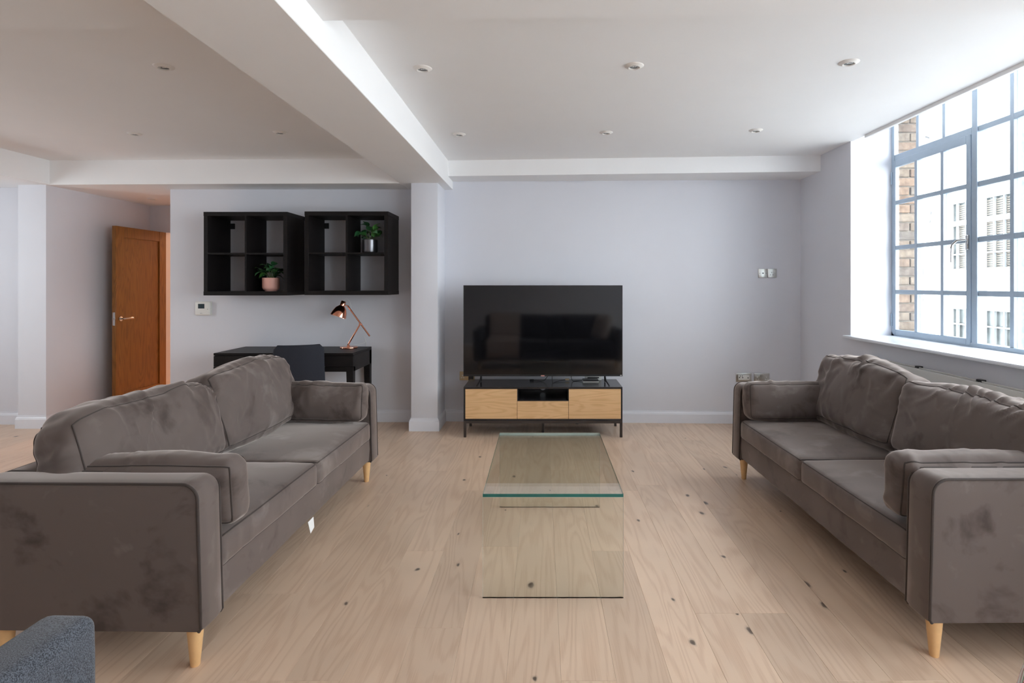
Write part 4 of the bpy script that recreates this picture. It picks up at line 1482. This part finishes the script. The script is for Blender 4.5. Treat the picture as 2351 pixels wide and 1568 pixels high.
plant('leafy plant in a pale pink pot on the lower shelf', P(622, 0, 5.37) * Vector((1, 1, 0)) + Vector((0, 0, 1.301)), 'pink_ceramic',
      [(0.0, 0.0), (0.050, 0.0), (0.052, 0.006), (0.062, 0.012), (0.071, 0.022), (0.0755, 0.038), (0.0755, 0.125), (0.073, 0.127), (0.070, 0.125), (0.068, 0.03), (0.0, 0.02)], 0.112, 5, 3, 0.11)
plant('leafy plant in a grey metal pot on the upper shelf', P(849.5, 0, 5.37) * Vector((1, 1, 0)) + Vector((0, 0, 1.662)), 'pewter_pot',
      [(0.0, 0.0), (0.062, 0.0), (0.068, 0.005), (0.070, 0.012), (0.070, 0.124), (0.068, 0.126), (0.065, 0.124), (0.064, 0.02), (0.0, 0.015)], 0.110, 5, 8, 0.10)

# ------------------------------------------------------------------ desk
DX0, DX1, DY0, DY1, DZ = -2.925, -1.680, 5.05, 5.60, 0.752
DK = thing('desk', 'black-brown writing desk against the wall', 'desk', ((DX0 + DX1) / 2, (DY0 + DY1) / 2, 0))
kx, ky = (DX1 - DX0) / 2, (DY1 - DY0) / 2
B('desk_top', (-kx, -ky, DZ - 0.022), (kx, ky, DZ), 'black_brown', DK, 0.0015)
B('side_apron', (-kx, -ky + 0.02, DZ - 0.165), (-kx + 0.02, ky, DZ - 0.022), 'black_brown', DK)
B('side_apron', (kx - 0.02, -ky + 0.02, DZ - 0.165), (kx, ky, DZ - 0.022), 'black_brown', DK)
B('back_apron', (-kx + 0.02, ky - 0.02, DZ - 0.165), (kx - 0.02, ky, DZ - 0.022), 'black_brown', DK)
B('drawer', (-kx + 0.001, -ky, DZ - 0.120), (-0.002, -ky + 0.02, DZ - 0.026), 'black_brown', DK, 0.001)
B('drawer', (0.002, -ky, DZ - 0.120), (kx - 0.001, -ky + 0.02, DZ - 0.026), 'black_brown', DK, 0.001)
B('front_rail', (-kx + 0.02, -ky + 0.012, DZ - 0.168), (kx - 0.02, -ky + 0.032, DZ - 0.124), 'black_brown', DK)
for sx in (-1, 1):
    for sy in (-1, 1):
        x_, y_ = sx * kx, sy * ky
        a, b_ = 0.062, 0.045
        top = [(x_, y_), (x_ - sx * a, y_), (x_ - sx * a, y_ - sy * a), (x_, y_ - sy * a)]
        bot = [(x_, y_), (x_ - sx * b_, y_), (x_ - sx * b_, y_ - sy * b_), (x_, y_ - sy * b_)]
        zt2 = DZ - 0.122 if sy < 0 else DZ - 0.03
        MB().raw([(p[0], p[1], zt2) for p in top] + [(p[0], p[1], 0) for p in bot], [(0, 1, 2, 3), (4, 5, 6, 7), (0, 1, 5, 4), (1, 2, 6, 5), (2, 3, 7, 6), (3, 0, 4, 7)]).build('leg', 'black_brown', DK)

# desk chair with its back to the room
CH = thing('desk_chair', 'dark upholstered chair pushed up to the desk', 'chair', (-2.13, 4.99, 0), math.radians(20))
vb, fb = [], []
nu, nv = 14, 12
outl = []
for j in range(nv + 1):
    t = j / nv
    for i in range(nu + 1):
        s_ = -1 + 2 * i / nu
        hw = 0.212 - 0.012 * t
        z = 0.44 + 0.405 * t
        k = max(abs(s_), 0)
        cr = 0.035
        x = s_ * hw
        # round the two top corners
        if t > 0.86:
            lim = hw - cr * (1 - math.sqrt(max(0, 1 - ((t - 0.86) / 0.14) ** 2)))
            x = s_ * lim
        y = -0.10 - 0.055 * t + 0.045 * (s_ ** 2) * (0.5 + 0.5 * t)
        vb.append((x, y, z))
for j in range(nv):
    for i in range(nu):
        a = j * (nu + 1) + i
        fb.append((a, a + 1, a + nu + 2, a + nu + 1))
bkc = MB().raw(vb, fb).build('backrest', 'chair_cloth', CH, SM)
mm_ = bkc.modifiers.new('thickness', 'SOLIDIFY')
mm_.thickness = 0.028
mm_.offset = 0
bv_ = bkc.modifiers.new('edge', 'BEVEL')
bv_.width = 0.010
bv_.segments = 2
bv_.angle_limit = math.radians(50)
v, f, idx, N = soft_box((0.43, 0.42, 0.06), 0.025, (0, 0, 0.012), (10, 10, 2))
MB().raw([p + Vector((0, 0.09, 0.44)) for p in v], f).build('seat', 'chair_cloth', CH, math.radians(60))
for sx in (-1, 1):
    for sy, yy in ((-1, -0.08), (1, 0.25)):
        MB().cone((sx * 0.20, yy + sy * 0.03, 0), (sx * 0.16, yy, 0.42), 0.010, 0.014, 14).build('leg', 'dark_plastic', CH, SM)

# ------------------------------------------------------------------ copper desk lamp
LY = 5.44
LM = thing('desk_lamp', 'polished copper angled desk lamp', 'lamp', (-1.850, LY, DZ))
MB().lathe([(0, 0), (0.080, 0), (0.082, 0.004), (0.082, 0.012), (0.078, 0.018), (0.0, 0.020)], seg=48).build('base', 'copper', LM, SM)
ks = LY / F_PX


def lp(px, py, dy=0.0):
    q = P(px, py, LY + dy)
    return Vector((q.x + 1.850, q.y - LY, q.z - DZ))


a0, jn, at, ae = lp(800, 790), lp(827, 744), lp(797, 702), lp(848, 772)
MB().lathe([(0, 0.018), (0.016, 0.018), (0.014, 0.028), (0.010, 0.032), (0.010, 0.045), (0.0, 0.047)], (a0.x, 0, 0)).build('swivel', 'copper', LM, SM)
MB().tube([Vector((a0.x, 0, 0.04)), jn], 0.0075, 14).build('lower_arm', 'copper', LM, SM)
MB().tube([at + Vector((0, 0.012, 0)), ae + Vector((0, 0.012, 0))], 0.0075, 14).build('upper_arm', 'copper', LM, SM)
MB().cone(jn + Vector((0, -0.014, 0)), jn + Vector((0, 0.026, 0)), 0.010, 0.010, 16).build('pivot_knob', 'copper', LM, SM)
neck = lp(789.5, 691.5)
rimc = lp(776, 727, -0.03)
axd = (rimc - neck)
hgt = axd.length
sh = MB()
sh.lathe([(0.0, 0.0), (0.020, 0.0), (0.023, 0.004), (0.0235, hgt * 0.30), (0.030, hgt * 0.33), (0.050, hgt * 0.47), (0.065, hgt * 0.68), (0.073, hgt * 0.88), (0.0755, hgt)], neck, axd, 48)
sh.build('shade', 'copper', LM, SM)
sh = MB()
sh.lathe([(0.0, hgt * 0.36), (0.028, hgt * 0.37), (0.048, hgt * 0.49), (0.063, hgt * 0.69), (0.0715, hgt * 0.88), (0.0745, hgt)], neck, axd, 48)
sh.build('shade_lining', 'copper_inside', LM, SM)
MB().lathe([(0.0, hgt * 0.95), (0.018, hgt * 0.92), (0.026, hgt * 0.80), (0.020, hgt * 0.62), (0.012, hgt * 0.5), (0.012, hgt * 0.38)], neck, axd, 24).build('bulb', 'bulb', LM, SM)
MB().tube([at + Vector((0, 0.012, 0)), neck + axd * 0.22], 0.006, 10).build('shade_joint', 'copper', LM, SM)
MB().tube([neck + axd * 0.02, lp(792, 687), lp(797, 686), lp(803, 692, 0.01), lp(805, 700, 0.02), lp(806, 712, 0.02)], 0.0018, 6).build('cord', 'cable_white', LM, SM)
cable('thin lamp cord running down behind the desk edge', [tuple(Vector(lp(812, 792, 0.05)) + Vector((-1.85, LY, DZ))), tuple(Vector(lp(838, 786, 0.10)) + Vector((-1.85, LY, DZ))), tuple(Vector(lp(836, 772, 0.14)) + Vector((-1.85, LY, DZ))), tuple(P(840.5, 785, 5.615)), tuple(P(842, 800, 5.618)), (-1.73, 5.618, 0.60), (-1.745, 5.60, 0.45), (-1.77, 5.58, 0.25), (-1.78, 5.57, 0.02)], 'cable_white', 0.0022)

# ------------------------------------------------------------------ radiator under the window
RD = thing('radiator', 'flat white panel radiator under the window', 'radiator', (2.49, 3.3, 0.13))
rw = 1.07
B('front_panel', (-0.042, -rw, 0.02), (-0.034, rw, 0.685), 'radiator_paint', RD, 0.003, 2)
B('rear_panel', (0.018, -rw, 0.02), (0.026, rw, 0.685), 'radiator_paint', RD, 0.003)
B('side_cover', (-0.034, rw - 0.004, 0.03), (0.018, rw, 0.682), 'radiator_paint', RD)
B('side_cover', (-0.034, -rw, 0.03), (0.018, -rw + 0.004, 0.682), 'radiator_paint', RD)
gr = MB()
k = -rw + 0.01
while k < rw - 0.01:
    gr.box((-0.033, k, 0.670), (0.017, k + 0.004, 0.678))
    k += 0.022
gr.build('top_grille', 'radiator_paint', RD)
for y in (rw - 0.09, rw * 0.45, -rw * 0.05, -rw * 0.55):
    B('bracket', (0.016, y - 0.02, 0.55), (0.047, y + 0.02, 0.690), 'dark_plastic', RD, 0.002)
for y in (rw - 0.05, -rw + 0.05):
    MB().tube([(-0.01, y, 0.03), (-0.01, y, -0.13)], 0.008, 10).build('pipe', 'chrome', RD, SM)

# ------------------------------------------------------------------ recessed downlights (switched off)
def downlight(label, x, y, z):
    T = thing('downlight', label, 'light', (x, y, z), 0, 'recessed ceiling downlights')
    MB().lathe([(0.026, 0.004), (0.027, -0.010), (0.031, -0.012), (0.046, -0.005), (0.051, -0.002), (0.052, 0.0), (0.052, 0.004)], seg=36).build('bezel', 'downlight_white', T, SM)
    MB().lathe([(0.0, -0.005), (0.027, -0.005), (0.027, -0.002), (0.0, -0.002)], seg=28).build('lamp', 'led_cells', T, SM)
    return T


for lab, x, y, z in (
        ('downlight nearest the beam in the front row over the glass table', -0.647, 3.08, CEIL),
        ('middle downlight of the front row over the glass table', 0.4985, 3.043, CEIL),
        ('downlight nearest the window in the front row', 1.626, 2.995, CEIL),
        ('downlight nearest the beam in the back row before the television', -0.644, 4.428, CEIL),
        ('middle downlight of the back row before the television', 0.50, 4.377, CEIL),
        ('downlight nearest the window in the back row', 1.633, 4.315, CEIL),
        ('nearest downlight over the left sofa, left of the beam', -2.037, 3.055, CEIL),
        ('downlight in front of the cube shelves close to the beam', -2.02, 4.377, CEIL),
        ('downlight farthest left in the main ceiling', -3.17, 4.414, CEIL),
        ('downlight in the low hallway ceiling', -4.28, 6.236, BULK)):
    downlight(lab, x, y, z)
